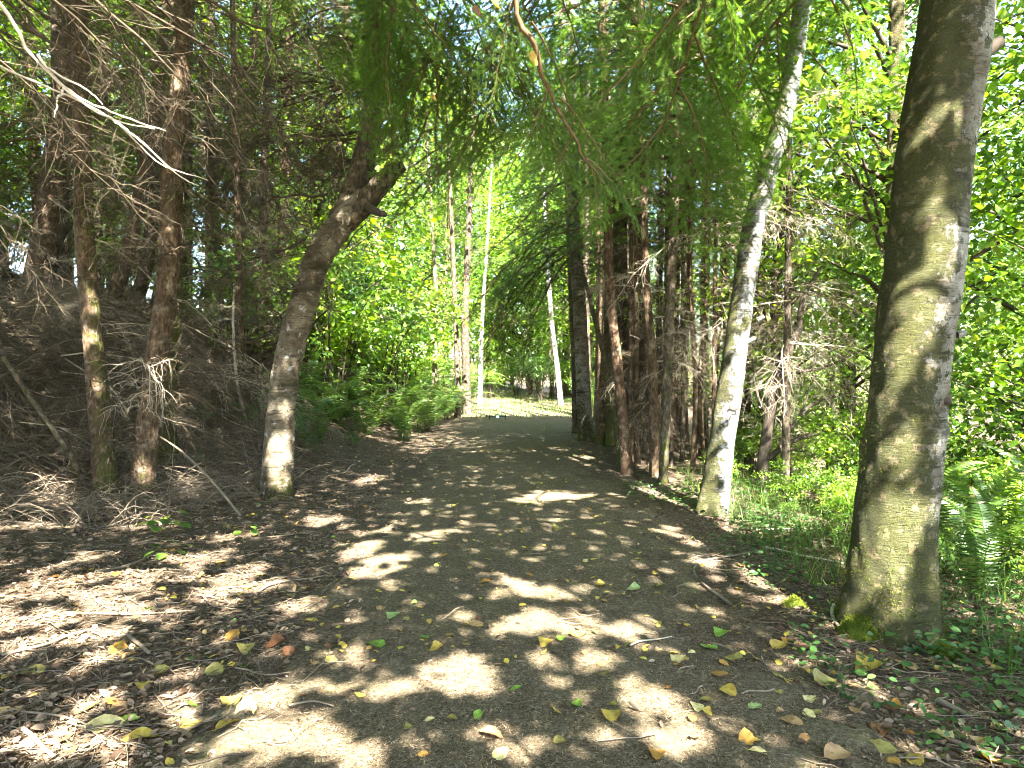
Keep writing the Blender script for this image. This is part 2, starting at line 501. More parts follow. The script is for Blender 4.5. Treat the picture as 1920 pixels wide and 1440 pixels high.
ts = np.linspace(-1, 1, 61)
yy = np.concatenate([np.linspace(-4, 12, 330), np.linspace(12.1, 48, 150)])
S, Y = np.meshgrid(ts, yy)
half = 1.62 + 0.22 * fbm(Y * 0.5, S * 0 + 3, 0, 11) + 0.12 * np.sign(S) * fbm(Y * 1.3, np.sign(S) * 7.0, 0, 13)
X = trail_cx(Y) + S * half
Z = height(X, Y) + 0.026 * (1 - np.abs(S) ** 3) - 0.012 + 0.016 * fbm(X * 5, Y * 5, 0, 17) * np.abs(S) + 0.004 * vnoise(X * 22, Y * 22, 0, 19)
n = len(ts)
i = (np.arange(len(yy) - 1)[:, None] * n + np.arange(n - 1)[None]).ravel()
o = solo('trail', Geo().add(np.stack([X, Y, Z], -1).reshape(-1, 3), None, np.stack([i, i + 1, i + n + 1, i + n], -1)).mesh('trail', M['trail'], True))
tag(o, kind='structure')

def ground_z(x, y):
    u = np.abs(np.asarray(x) - trail_cx(y)) / 1.62
    return height(x, y) + np.maximum(0, 0.026 * (1 - np.minimum(u, 1) ** 3) - 0.012)

# ------------------------------------------------------------------ trunks
def trunk_geo(pts, radii, sides=20, rings=40, amp=0.06, flare=0.35, moss=None, seed=0, root=5, knots=()):
    """closed tapered trunk through local points; moss(ang, z) gives the moss cover"""
    c = spline(pts, rings)
    rr = np.interp(np.linspace(0, len(radii) - 1, rings), np.arange(len(radii)), radii)
    fr = frames(np.gradient(c, axis=0), up=(0.0, 1.0, 0.02))
    a = np.arange(sides) / sides * 2 * np.pi
    A, H = np.meshgrid(a, c[:, 2] - c[0, 2])
    base = np.exp(-np.maximum(H, 0) / max(radii[0] * 1.3, 0.02))
    rmod = 1 + flare * base * (0.55 + 0.45 * np.cos(A * root + seed)) + amp * fbm(np.cos(A) * 1.3 + seed, np.sin(A) * 1.3, H / max(radii[0], .02) * 0.35, seed, 3)
    rmod += 0.03 * vnoise(np.cos(A) * 4 + seed, np.sin(A) * 4, H * 9, seed + 5)
    for (ka, kz, kr, kh) in knots:
        d = np.angle(np.exp(1j * (A - ka))) * radii[0]
        rmod += kh * np.exp(-((d / kr) ** 2 + ((H - kz) / kr) ** 2))
    rad = rr[:, None] * rmod
    v = c[:, None, :] + rad[..., None] * (fr[:, 1][:, None, :] * 0 + fr[:, :, 1][:, None, :] * np.cos(A)[..., None] + fr[:, :, 2][:, None, :] * np.sin(A)[..., None])
    ms = moss(v.reshape(-1, 3) - np.repeat(c, sides, 0), H.ravel()) if moss else 0.0
    i = np.arange(rings - 1)[:, None] * sides
    j = np.arange(sides)[None]
    f = np.stack([i + j, i + (j + 1) % sides, i + sides + (j + 1) % sides, i + sides + j], -1).reshape(-1, 4)
    g = Geo().add(v.reshape(-1, 3), None, f, 0.5, ms)
    tipi = g.n
    g.add(c[-1:], None, None, 0.5, 0)
    last = (rings - 1) * sides
    g.f3.append(np.stack([last + np.arange(sides), last + (np.arange(sides) + 1) % sides, np.full(sides, tipi)], -1))
    return g, c, rr

def moss_left(strength=0.55, base=0.5, bh=0.6, side=(-0.9, -0.2)):
    sd = np.array(side) / np.linalg.norm(side)
    def fn(off, H):
        n = norm(off[:, :2])
        return 0.5 * strength * (1 + n @ sd) + base * np.exp(-np.maximum(H, 0) / bh)
    return fn

# ------------------------------------------------------------------ boughs (shared meshes)
def wiggle(N, amp, seed_rng):
    w = np.cumsum(seed_rng.normal(0, 1, (N, 3)), 0)
    w -= np.linspace(0, 1, N)[:, None] * w[-1]
    return w * amp

def live_bough(seed, mat_n, dense=1.0, nl=0.034, nw=0.0048, droop=0.25):
    """a fir bough one unit of 1.6 m long along +x: twigs + needles"""
    g = np.random.default_rng(seed)
    L = 1.6
    N = 12
    s = np.linspace(0, 1, N)
    main = np.stack([L * s, 0.05 * np.sin(s * 5 + seed), 0.10 * s - droop * s ** 2 * L], -1) + wiggle(N, 0.012, g)
    wood = Geo()
    tubes(wood, main[None], (0.011 * (1 - s) + 0.0022)[None], 5)
    segs = []   # polylines that bear needles (n,3 points)
    nb = int(22 * dense)
    side_p = []
    for i in range(nb):
        q = 0.10 + 0.88 * (i + g.uniform(-.3, .3)) / nb
        sd = 1 if i % 2 else -1
        ln = (0.56 * (1 - q) ** 0.75 + 0.09) * g.uniform(0.7, 1.15) * (0.55 + 0.45 * min(1, q / 0.25))
        k = q * (N - 1); a0 = int(min(k, N - 2)); p0 = main[a0] + (main[a0 + 1] - main[a0]) * (k - a0)
        an = R(g.uniform(42, 64))
        d = np.array([math.cos(an), sd * math.sin(an), g.uniform(-.12, .10)])
        tt = np.linspace(0, 1, 6)[:, None]
        br = p0 + d * ln * tt + np.array([0.10, 0, -0.24]) * ln * tt ** 2 + wiggle(6, 0.006, g)
        side_p.append((br, ln))
        nsub = int(ln / 0.075)
        for jx in range(1, nsub):
            qq = jx / nsub
            kk = qq * 5; b0 = int(min(kk, 4)); ps = br[b0] + (br[b0 + 1] - br[b0]) * (kk - b0)
            ss = 1 if jx % 2 else -1
            l2 = ln * 0.42 * (1 - qq) ** 0.7 * g.uniform(0.6, 1.2) + 0.03
            dirn = norm(br[b0 + 1] - br[b0])
            per = np.array([-dirn[1], dirn[0], 0.0])
            d2 = norm(dirn * 0.72 + ss * per * 0.70 + np.array([0, 0, g.uniform(-.22, .05)]))
            t3 = np.linspace(0, 1, 3)[:, None]
            segs.append(ps + d2 * l2 * t3 + np.array([0, 0, -0.15]) * l2 * t3 ** 2)
    BP = np.stack([b for b, _ in side_p])
    tubes(wood, BP, np.linspace(0.0036, 0.0012, 6)[None].repeat(len(BP), 0), 3)
    SP = np.stack(segs)
    tubes(wood, SP, np.linspace(0.0015, 0.0008, 3)[None].repeat(len(SP), 0), 3)
    # needles
    pts, tans, ups = [], [], []
    for poly in [b for b, _ in side_p] + segs + [main[3:]]:
        d = np.linalg.norm(np.diff(poly, axis=0), axis=1)
        L1 = d.sum()
        nn = max(3, int(L1 / 0.0085 * dense))
        tt = (np.arange(nn) + g.uniform(0, 1, nn)) / nn * (len(poly) - 1) * 0.999
        ii = tt.astype(int)
        pts.append(poly[ii] + (poly[ii + 1] - poly[ii]) * (tt - ii)[:, None])
        tans.append(norm(poly[ii + 1] - poly[ii]))
    pts, tans = np.concatenate(pts), np.concatenate(tans)
    n = len(pts)
    pts, tans = np.repeat(pts, 2, 0), np.repeat(tans, 2, 0)
    side = np.tile([1.0, -1.0], n)
    per = norm(np.stack([-tans[:, 1], tans[:, 0], np.zeros(2 * n)], -1))
    d = norm(tans * 0.55 + per * side[:, None] * 0.85 + np.stack([np.zeros(2 * n), np.zeros(2 * n), g.uniform(-.25, .45, 2 * n)], -1))
    Rm = frames(d, g.uniform(-.6, .6, 2 * n))
    nv = np.array([[0, .5, 0], [0, -.5, 0], [1, 0, 0]]) * [1, 1, 1]
    sc = np.stack([g.uniform(.7, 1.15, 2 * n) * nl, np.full(2 * n, nw * 1.6), np.ones(2 * n)], -1)
    ng = Geo()
    # newer needles near the tips are paler
    tipf = np.clip(pts[:, 0] / L * 0.35 + np.abs(pts[:, 1]) * 0.5 + g.normal(0, .12, 2 * n) + 0.15, 0, 1)
    inst(ng, nv, np.array([[0, 1, 2]]), Rm, pts, sc, tipf)
    return wood.mesh('bough_wood', M['twig']), ng.mesh('needles', mat_n), L

def dead_bough(seed, mat, n_side=22, droop=0.35, sub=4, hang=0.5, L=1.7):
    g = np.random.default_rng(seed)
    N = 12
    s = np.linspace(0, 1, N)
    main = np.stack([L * s, 0.08 * np.sin(s * 4 + seed * 1.7), 0.08 * s - droop * s ** 1.8 * L], -1) + wiggle(N, 0.02, g)
    w = Geo()
    tubes(w, main[None], (0.0085 * (1 - s) ** 0.9 + 0.0012)[None], 5, 0.5)
    B, S2 = [], []
    for i in range(n_side):
        q = g.uniform(0.08, 0.98)
        k = q * (N - 1); a0 = int(min(k, N - 2)); p0 = main[a0] + (main[a0 + 1] - main[a0]) * (k - a0)
        ln = (0.75 * (1 - q) + 0.16) * g.uniform(0.5, 1.15)
        sd = g.choice([-1, 1])
        an = R(g.uniform(20, 95))
        d = np.array([math.cos(an), sd * math.sin(an), g.uniform(-.55, .45)])
        tt = np.linspace(0, 1, 7)[:, None]
        br = p0 + d * ln * tt + np.array([.05, 0, -hang]) * ln * tt ** 2 + wiggle(7, 0.022, g)
        B.append(br)
        for _ in range(sub):
            qq = g.uniform(0.15, 0.98) * 6
            b0 = int(min(qq, 5)); ps = br[b0] + (br[b0 + 1] - br[b0]) * (qq - b0)
            l2 = ln * g.uniform(0.15, 0.5)
            d2 = norm(norm(br[b0 + 1] - br[b0]) * 0.7 + g.normal(0, .65, 3))
            t5 = np.linspace(0, 1, 5)[:, None]
            S2.append(ps + d2 * l2 * t5 + np.array([0, 0, -hang]) * l2 * t5 ** 2 + wiggle(5, 0.007, g))
    tubes(w, np.stack(B), np.linspace(0.0036, 0.0011, 7)[None].repeat(len(B), 0), 3, g.uniform(0, 1, len(B)))
    tubes(w, np.stack(S2), np.linspace(0.0018, 0.0008, 5)[None].repeat(len(S2), 0), 3, g.uniform(0, 1, len(S2)))
    return w.mesh('dead_bough', mat), L

LIVE = [live_bough(s, M['needle'], 1.0, droop=d) for s, d in ((1, .15), (2, .30), (3, .22), (4, .42))]
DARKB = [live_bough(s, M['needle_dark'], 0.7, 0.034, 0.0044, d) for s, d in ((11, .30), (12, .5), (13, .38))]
DEAD = [dead_bough(s, M['dead'], n, d, sub, h) for s, n, d, sub, h in ((21, 24, .20, 5, .25), (22, 20, .35, 6, .45), (23, 26, .10, 5, .12), (24, 22, .4, 5, .5), (25, 20, .25, 6, .2))]
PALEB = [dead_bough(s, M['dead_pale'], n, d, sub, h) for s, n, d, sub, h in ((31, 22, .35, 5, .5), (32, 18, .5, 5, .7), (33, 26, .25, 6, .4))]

def put_bough(tree, start, direc, length, kind, roll=0.0, idx=None):
    """a bough as part of a tree; start is a world point, direc its heading"""
    base = np.array(tree.location)
    mid = np.asarray(start) + norm(np.asarray(direc, float)) * length * .5
    sx, sy = mid[:2] + LDIR[:2] * (mid[2] / -LDIR[2])
    if -2.2 < sx < 2.8 and 19.2 < sy < 26: return None     # boughs left out here to keep the trail end sunlit
    if kind in ('live', 'dark'):
        lib = LIVE if kind == 'live' else DARKB
        wd, nd, L = lib[(random.randrange(len(lib))) if idx is None else idx % len(lib)]
        Rm = frames(np.array([direc], float), np.array([roll]))[0]
        b = part('bough', wd, tree, np.asarray(start) - base, mat3=Rm, scale=length / L)
        part('needles', nd, b)
    else:
        lib = DEAD if kind == 'dead' else PALEB
        me, L = lib[(random.randrange(len(lib))) if idx is None else idx % len(lib)]
        Rm = frames(np.array([direc], float), np.array([roll]))[0]
        b = part('dead_bough', me, tree, np.asarray(start) - base, mat3=Rm, scale=length / L)
    return b

def at_h(c, z):
    """point on a trunk's centre line at height z (line in world space)"""
    return np.array([np.interp(z, c[:, 2], c[:, 0]), np.interp(z, c[:, 2], c[:, 1]), z])

def px_trunk(base_px, path_px, widths_px, mat, name, label, cat, group=None, top=9.0, lean_y=0.0, sides=16, rings=36,
             moss=None, flare=0.3, amp=0.05, seed=1, depth=None, smooth_top=None, knots=(), bark_part='trunk'):
    """tree whose trunk runs through photo pixels at the depth of its foot"""
    if depth is None: b = G(*base_px)
    else:
        X = (base_px[0] - 960) / FPX * depth
        b = np.array([X, depth, float(height(X, depth))])
    d = b[1]
    pts, rad = [b - [0, 0, 0.06]], [widths_px[0] / FPX * d / 2]
    for i, q in enumerate(path_px):
        dd = d + lean_y * (i + 1)
        p = P(q[0], q[1], dd)
        if p[2] < pts[-1][2] + 0.1: continue
        pts.append(p); rad.append(widths_px[min(i + 1, len(widths_px) - 1)] / FPX * dd / 2)
    if top and pts[-1][2] < top:
        dr = pts[-1] - pts[-2]
        dr = dr / dr[2]
        dr[:2] = np.clip(dr[:2], -.18, .18)
        z0 = pts[-1][2]
        for k in (0.5, 1.0):
            pts.append(pts[-1] + dr * (top - z0) * 0.5)
            rad.append(rad[-1] * (0.75 if k < 1 else 0.45))
    tr = empty(name, b, label, cat, group)
    g, c, rr = trunk_geo(np.array(pts) - b, rad, sides, rings, amp, flare, moss, seed, knots=knots)
    tk = part(bark_part, g.mesh(name + '_trunk', mat, True), tr)
    return tr, c + b, tk, rr

# ------------------------------------------------------------------ broadleaf crowns and shrubs (shared meshes)
def leaves_at(geo, c, r, n, size, g, shape=LEAF2, flat=0.5, tone=(0.0, 1.0)):
    """n leaves in a flattened clump"""
    p = norm(g.normal(0, 1, (n, 3))) * (g.uniform(0.05, 1, n) ** 0.45)[:, None] * r * np.array([1, 1, flat])
    out = norm(p * [1, 1, .5] + g.normal(0, .35 * r, (n, 3)))
    d = norm(out + np.array([0, 0, -.25]))
    Rm = frames(d, g.normal(0, .55, n))
    rn = np.clip(g.uniform(tone[0] - .15, tone[1]) + g.normal(0, .25, n), 0, 1)
    inst(geo, shape[0], shape[1], Rm, c + p, size * g.uniform(.35, 1.3, n), rn)

def broadleaf(seed, H, zlow, rad, nclump, nleaf, size, mat, shape=LEAF2, barkmat=None):
    g = np.random.default_rng(seed)
    lg, wg = Geo(), Geo()
    lean = g.normal(0, .25, 2)
    pts = np.array([[0, 0, -.2], [lean[0] * .3, lean[1] * .3, H * .35], [lean[0], lean[1], H * .7], [lean[0] * 1.3, lean[1] * 1.3, H]])
    tg, c, rr = trunk_geo(pts, [H * .0135, H * .0105, H * .006, .01], 10, 18, .06, .3, moss_left(.5, .3, .8), seed)
    br = []
    for i in range(nclump):
        z = zlow + (H - zlow) * (i + g.uniform(0, 1)) / nclump
        f = (z - zlow) / (H - zlow)
        prof = (0.55 + 0.55 * math.sin(math.pi * min(1, f * 0.9 + .1))) * (1 - .55 * f ** 3)
        a = g.uniform(0, 2 * math.pi)
        rr_ = rad * prof * g.uniform(.35, 1.0)
        ax = at_h(c, z)
        cc = np.array([ax[0] + math.cos(a) * rr_, ax[1] + math.sin(a) * rr_, z])
        leaves_at(lg, cc, rad * g.uniform(.22, .42), nleaf // nclump, size, g, shape, g.uniform(.4, .75), (.25, .7))
        st = at_h(c, max(z - rr_ * .6, zlow * .6))
        s = np.linspace(0, 1, 6)[:, None]
        br.append(st + (cc - st) * s + np.array([0, 0, .25]) * np.sin(s * 3.1) * rr_ * .3 + wiggle(6, .05, g))
    tubes(wg, np.stack(br), np.linspace(H * .0032, .006, 6)[None].repeat(len(br), 0), 4)
    return tg.mesh('trunk', barkmat or M['alder_brown'], True), wg.mesh('limbs', M['darkwood']), lg.mesh('crown', mat)

def shrub(seed, H, rad, nstem, nleaf, size, mat, shape=LEAF6, flat=.5, woodmat=None, arch=.5):
    g = np.random.default_rng(seed)
    lg, wg = Geo(), Geo()
    st = []
    for i in range(nstem):
        a = 2 * math.pi * i / nstem + g.uniform(-.5, .5)
        l = rad * g.uniform(.5, 1.1)
        s = np.linspace(0, 1, 8)[:, None]
        tip = np.array([math.cos(a) * l, math.sin(a) * l, H * g.uniform(.55, 1.05)])
        p = np.array([math.cos(a), math.sin(a), 0]) * .06 + tip * s * [1, 1, 0] * s ** .6 + np.array([0, 0, tip[2]]) * np.sin(s * math.pi * (.5 + arch * .25)) + wiggle(8, .02, g)
        st.append(p)
        k = max(4, nleaf // nstem // 22)
        for q in range(k):
            f = g.uniform(.3, 1.0) * 7
            b = int(min(f, 6)); c = p[b] + (p[b + 1] - p[b]) * (f - b) + g.normal(0, .12 * rad, 3)
            leaves_at(lg, c, rad * g.uniform(.12, .24), 22, size, g, shape, flat, (.2, .75))
    tubes(wg, np.stack(st), np.linspace(.011, .003, 8)[None].repeat(nstem, 0), 4, g.uniform(0, 1, nstem))
    return wg.mesh('stems', woodmat or M['darkwood']), lg.mesh('leaves', mat)

BROAD = [broadleaf(41, 12, 1.6, 3.0, 70, 16000, .135, M['leaf_bright']),
         broadleaf(42, 14, 2.2, 3.3, 70, 17000, .135, M['leaf']),
         broadleaf(43, 10, 1.0, 2.8, 66, 15000, .13, M['leaf_bright']),
         broadleaf(44, 13, 3.0, 3.0, 66, 15000, .14, M['leaf'])]
SHRUB = {'bright': [shrub(51, 1.9, 1.1, 13, 2300, .075, M['leaf_bright']), shrub(52, 1.5, 1.0, 12, 2100, .07, M['leaf'])],
         'deep': [shrub(53, 2.2, 1.2, 14, 2200, .075, M['leaf_deep'])],
         'palm': [shrub(54, 1.5, 1.0, 9, 700, .13, M['leaf_bright'], PALM, .22)]}

def put_broad(x, y, k, s, label, group, rz=0.0, cat='tree', name='broadleaf_tree', z=None):
    e = empty(name, (x, y, float(height(x, y)) if z is None else z), label, cat, group, rz)
    tk, lb, cr = BROAD[k % len(BROAD)]
    for nm, me in (('trunk', tk), ('limbs', lb), ('crown', cr)): part(nm, me, e)
    e.scale = (s, s, s)
    return e

def put_shrub(x, y, kind, s, label, group=None, rz=None, idx=None, name='leafy_shrub', sz=1.0, dz=0.0):
    e = empty(name, (x, y, float(height(x, y)) - .03 + dz), label, 'shrub', group, random.uniform(0, 6.28) if rz is None else rz)
    st, lv = random.choice(SHRUB[kind]) if idx is None else SHRUB[kind][idx]
    part('stems', st, e); part('leaves', lv, e)
    e.scale = (s, s, s * sz)
    return e

# ------------------------------------------------------------------ near trees on the right
def hero_bark_moss(off, H):
    n = norm(off[:, :2])
    return 0.42 + 0.40 * (n @ np.array([-0.85, -0.3])) + 0.75 * np.exp(-np.maximum(H, 0) / .55) + .12 * np.exp(-((H - 2.7) / .3) ** 2)

alder, AC, AT, AR = px_trunk((1668, 1178), [(1676, 1000), (1694, 820), (1712, 640), (1740, 440), (1762, 230), (1795, 20), (1812, -200)],
    [150, 138, 136, 132, 131, 128, 122, 118], M['alder_mossy'], 'alder_tree', 'thick mossy alder trunk nearest the camera at the right trail edge',
    'tree', top=13, sides=64, rings=190, moss=hero_bark_moss, flare=.34, amp=.07, seed=4,
    knots=((-.3, 1.22, .05, .16), (2.2, 1.9, .06, .10), (-2.0, 2.9, .05, .12), (.6, 2.15, .04, .1), (-1.6, 3.35, .07, .16), (2.6, 1.1, .07, .08), (.2, .75, .06, .12)))
ab = np.array(alder.location)

def stub(tree, p, d, r0, r1, ln, mat, name='branch_stub', seed=0):
    """short broken branch with a jagged end"""
    g, c, rr = trunk_geo(np.array([[0, 0, 0], np.array(d) * ln * .5, np.array(d) * ln]), [r0, r0 * .85, r1], 9, 7, .2, .3, None, seed)
    return part(name, g.mesh(name, mat, True), tree, np.asarray(p) - np.array(tree.location))
p = P(1752, 752, ab[1] - .12); stub(alder, p, (.75, -.55, .12), .030, .026, .085, M['darkwood'], seed=2)
p = P(1828, 110, ab[1] + .06); stub(alder, p, (.8, -.2, .55), .045, .03, .16, M['darkwood'], seed=3)
p = P(1795, 628, ab[1]); stub(alder, p, (.9, -.2, .3), .022, .012, .05, M['alder_mossy'], seed=5)

def moss_fuzz(tree, c, rr, z0, z1, n, keep, seed, ln=.014, spread=1.08):
    """short moss fronds standing off a trunk"""
    g = np.random.default_rng(seed)
    z = z0 + (z1 - z0) * g.uniform(0, 1, n) ** 1.6
    a = g.uniform(0, 2 * math.pi, n)
    b = c[0]
    zz = c[:, 2]
    cx, cy_, r = np.interp(z + b[2], zz, c[:, 0]), np.interp(z + b[2], zz, c[:, 1]), np.interp(z + b[2], zz, rr)
    flare = 1 + .2 * np.exp(-z / (rr[0] * 1.3))
    nx, ny = np.cos(a), np.sin(a)
    ok = g.uniform(0, 1, n) < keep(nx, ny, z)
    p = np.stack([cx + nx * r * flare * spread * .97, cy_ + ny * r * flare * spread * .97, z + b[2]], -1)[ok]
    d = norm(np.stack([nx, ny, g.uniform(-.9, .5, n)], -1)[ok] + g.normal(0, .5, (ok.sum(), 3)))
    ge = Geo()
    inst(ge, np.array([[0, .12, 0], [0, -.12, 0], [1, 0, 0]]), np.array([[0, 1, 2]]), frames(d), p - b, g.uniform(.5, 1.5, len(p)) * ln, g.uniform(0, 1, len(p)))
    m_ = part('moss', ge.mesh('moss', M['moss']), tree)
    m_['kind'] = 'stuff'
moss_fuzz(alder, AC, AR, .02, 3.6, 26000, lambda nx, ny, z: np.clip(.10 - .35 * nx + 1.1 * np.exp(-z / .45), .02, 1) * (fbm(nx * 3, ny * 3, z * 5, 8) > -.15), 61)

def white_moss_shade(off, H):
    n = norm(off[:, :2])
    return 0.24 + .42 * (n @ np.array([-.95, -.2])) + .55 * np.exp(-np.maximum(H, 0) / .25) + .5 * np.exp(-((H - 2.0) / .12) ** 2) * (n[:, 0] > 0)  # moss at the foot; the left side also carries painted shade
walder, WC, WT, WR = px_trunk((1334, 962), [(1350, 850), (1370, 720), (1392, 560), (1412, 430), (1440, 320), (1468, 220), (1492, 90), (1512, -40)],
    [54, 49, 46, 41, 39, 37, 35, 33, 32], M['alder_white'], 'alder_tree', 'slender pale alder leaning right, with a small dark scar on its bark',
    'tree', top=12, sides=32, rings=110, moss=white_moss_shade, flare=.28, amp=.07, seed=9, knots=((-1.2, 2.0, .07, .3), (1.0, 1.1, .05, .12)))
wb = np.array(walder.location)
# the scar: a dark rim round a lighter wound
p = P(1376, 764, wb[1] - .152)
sg = Geo()
a = np.linspace(0, 2 * np.pi, 13)[:-1]
ring_o = np.stack([np.cos(a) * .055, np.zeros(12), np.sin(a) * .032], -1); ring_i = ring_o * .62 - [0, -.006, 0]
sg.add(np.vstack([ring_o, ring_i - [0, .012, 0], ring_i * 0 + [0, .004, 0]]), None, [[i, (i + 1) % 12, 12 + (i + 1) % 12, 12 + i] for i in range(12)])
part('bark_scar', sg.mesh('bark_scar', M['darkwood']), walder, p - wb)
wd_g = Geo().add(np.vstack([ring_i * .9 - [0, .004, 0], [[0, -.006, 0]]]), [[(i + 1) % 12, i, 12] for i in range(12)])
part('scar_wood', wd_g.mesh('scar_wood', M['dead_pale']), walder, p - wb)
for q, dd in (((1385, 640), (.8, -.4, .45)), ((1402, 600), (.85, -.3, .5))):
    stub(walder, P(q[0] + 18, q[1], wb[1] - .05), dd, .022, .014, .07, M['alder_white'], seed=7)

# the row of young conifers beside the trail, right
CON_R = []
def conifer(base, path, w, mat, label, top=11, depth=None, group=None, seed=1, moss=None, sides=14, rings=34, name='conifer_tree'):
    r = px_trunk(base, path, w, mat, name, label, 'tree', group, top=top, sides=sides, rings=rings, moss=moss, flare=.38, amp=.06, seed=seed, depth=depth)
    return r[0], r[1], r[3]
G1 = 'young conifers crowding the right side of the trail'
def lowmoss(s): return moss_left(.25, s, .5, (-.8, -.4))
CON_R.append(conifer((1176, 888), [(1168, 780), (1155, 660), (1145, 560), (1140, 440), (1136, 300)], [23, 20, 19, 18, 17, 15], M['conifer_red'], 'slim reddish conifer trunk curving up at the right edge of the trail', 10, seed=11, moss=lowmoss(.15)))
CON_R.append(conifer((1227, 893), [(1226, 780), (1222, 660), (1212, 540), (1208, 430), (1206, 300)], [19, 18, 17, 15, 14, 13], M['conifer'], 'straight brown conifer trunk just right of the reddish curving trunk', 10, seed=12, moss=lowmoss(.2)))
CON_R.append(conifer((1243, 905), [(1248, 780), (1254, 650), (1258, 520), (1264, 400), (1268, 280)], [17, 18, 19, 18, 17, 15], M['conifer_grey'], 'mossy grey conifer trunk leaning right beside the straight brown one', 10, seed=13, moss=moss_left(.3, .3, 1.0, (-.2, -.9))))
CON_R.append(conifer((1099, 826), [(1094, 740), (1090, 640), (1084, 540), (1079, 450), (1076, 330)], [29, 27, 26, 24, 22, 20], M['alder_mossy'], 'stout dark trunk with flared mossy foot where the trail narrows', 12, seed=14, moss=moss_left(.35, .7, .5, (-.7, -.5)), sides=20))
CON_R.append(conifer((1080, 812), [(1078, 700), (1074, 600), (1070, 500), (1066, 400)], [14, 13, 12, 12, 11], M['conifer_grey'], 'narrow dark trunk touching the left side of the stout mossy trunk', 11, seed=15, moss=lowmoss(.3)))
CON_R.append(conifer((1152, 838), [(1150, 740), (1152, 640), (1156, 540), (1160, 420)], [31, 29, 27, 25, 22], M['conifer_grey'], 'thick dark trunk behind the reddish curving conifer', 12, seed=16, moss=moss_left(.5, .5, .6)))
CON_R.append(conifer((1124, 832), [(1132, 720), (1142, 620), (1154, 540), (1166, 440)], [20, 19, 18, 17, 16], M['conifer'], 'trunk leaning right between the two thick mossy trunks', 11, seed=17, moss=lowmoss(.5)))
# thin stems further back in the stand
thin = [(1190, 12.0, 11, .3), (1206, 13.5, 13, -.2), (1268, 11.5, 12, .3), (1286, 13.8, 16, .2), (1303, 12.2, 12, -.3), (1322, 15.0, 17, .1), (1345, 12.8, 12, .4), (1360, 14.4, 14, .1),
        (1236, 15.5, 14, .1), (1180, 16.5, 16, -.2), (1405, 12.5, 13, .5), (1432, 15.5, 15, .2), (1275, 18, 15, .3), (1385, 17, 18, 0), (1120, 18.5, 16, .1), (1100, 21, 14, .0), (1470, 13.5, 12, .6), (1560, 14, 15, .4), (1196, 10.2, 10, -.1), (1258, 10.0, 13, .2), (1280, 10.6, 10, .2), (1300, 9.8, 9, -.1), (1318, 10.8, 12, .3), (1340, 10.4, 9, .1), (1212, 11.4, 14, -.2), (1170, 13, 14, -.1), (1140, 15.5, 15, 0), (1186, 10.6, 9, .0), (1248, 11.2, 12, .1)]
for i, (px, d, w, ln) in enumerate(thin):
    X = (px - 960) / FPX * d
    xt = lambda py: px + ln * (680 - py) * .12
    CON_R.append(conifer((px, 0), [(xt(y_) + random.uniform(-4, 4), y_) for y_ in (720, 560, 400, 220)], [w, w * .95, w * .9, w * .8, w * .7], random.choice([M['conifer'], M['conifer_grey'], M['conifer_red']]),
        'thin conifer stem deep in the stand right of the trail', 11, depth=d, group='thin stems deep in the right-hand conifer stand', seed=70 + i, moss=lowmoss(.25), sides=9, rings=22))
# slender leaning pole against the stout trunks
lp0, lp1 = G(1166, 872), P(1084, 478, 12.6)
g_, c_, _ = trunk_geo(np.array([[0, 0, -.03], (lp1 - lp0) * .33 + [.08, 0, 0], (lp1 - lp0) * .7 + [.05, 0, 0], lp1 - lp0]), [.05, .045, .04, .022], 9, 24, .06, .1, moss_left(.6, .3, .8), 5)
e = empty('leaning_sapling', lp0, 'slender bare sapling leaning left across the stout trunks', 'sapling')
part('stem', g_.mesh('sapling_stem', M['conifer_grey'], True), e)

# boughs of the right-hand stand
def dress(tree, c, zs, n, kinds, lens, az0=0, az1=6.283, pitch=(-.35, .1), vis=None):
    base = c[0]
    for i in range(n):
        z = random.uniform(*zs)
        p = at_h(c, min(base[2] + z, c[-1, 2] - .2))
        a = random.uniform(az0, az1)
        t_ = random.uniform(*pitch)
        put_bough(tree, p, (math.cos(a), math.sin(a), t_), random.uniform(*lens), random.choices(list(kinds), list(kinds.values()))[0], random.uniform(-.4, .4))

for i, (t_, c, rr) in enumerate(CON_R[:7]):
    dress(t_, c, (.5, 3.2), 13, {'dead': 3, 'pale': .6}, (.5, 1.2), pitch=(-.5, .25))
    dress(t_, c, (3.0, 5.5), 9, {'live': 1.2, 'dark': .6, 'dead': 1.2}, (1.0, 1.9), pitch=(-.35, .1))
    dress(t_, c, (5.5, 10), 9, {'live': 2, 'dark': 1}, (1.2, 2.2), pitch=(-.4, .0))
for i, (t_, c, rr) in enumerate(CON_R[7:]):
    dress(t_, c, (.8, 4.5), 13, {'dead': 3, 'pale': 1.2}, (.6, 1.5), pitch=(-.5, .25))
    dress(t_, c, (4.2, 10), 9, {'live': 1, 'dark': 1.2}, (1.2, 2.2), pitch=(-.4, .0))

def px_bough(tree, a, b, kind, roll=0.0, idx=None, stretch=1.0):
    """bough from photo point a to b, each (px, py, depth)"""
    s, e_ = P(*a), P(*b)
    return put_bough(tree, s, e_ - s, float(np.linalg.norm(e_ - s)) * stretch, kind, roll, idx)

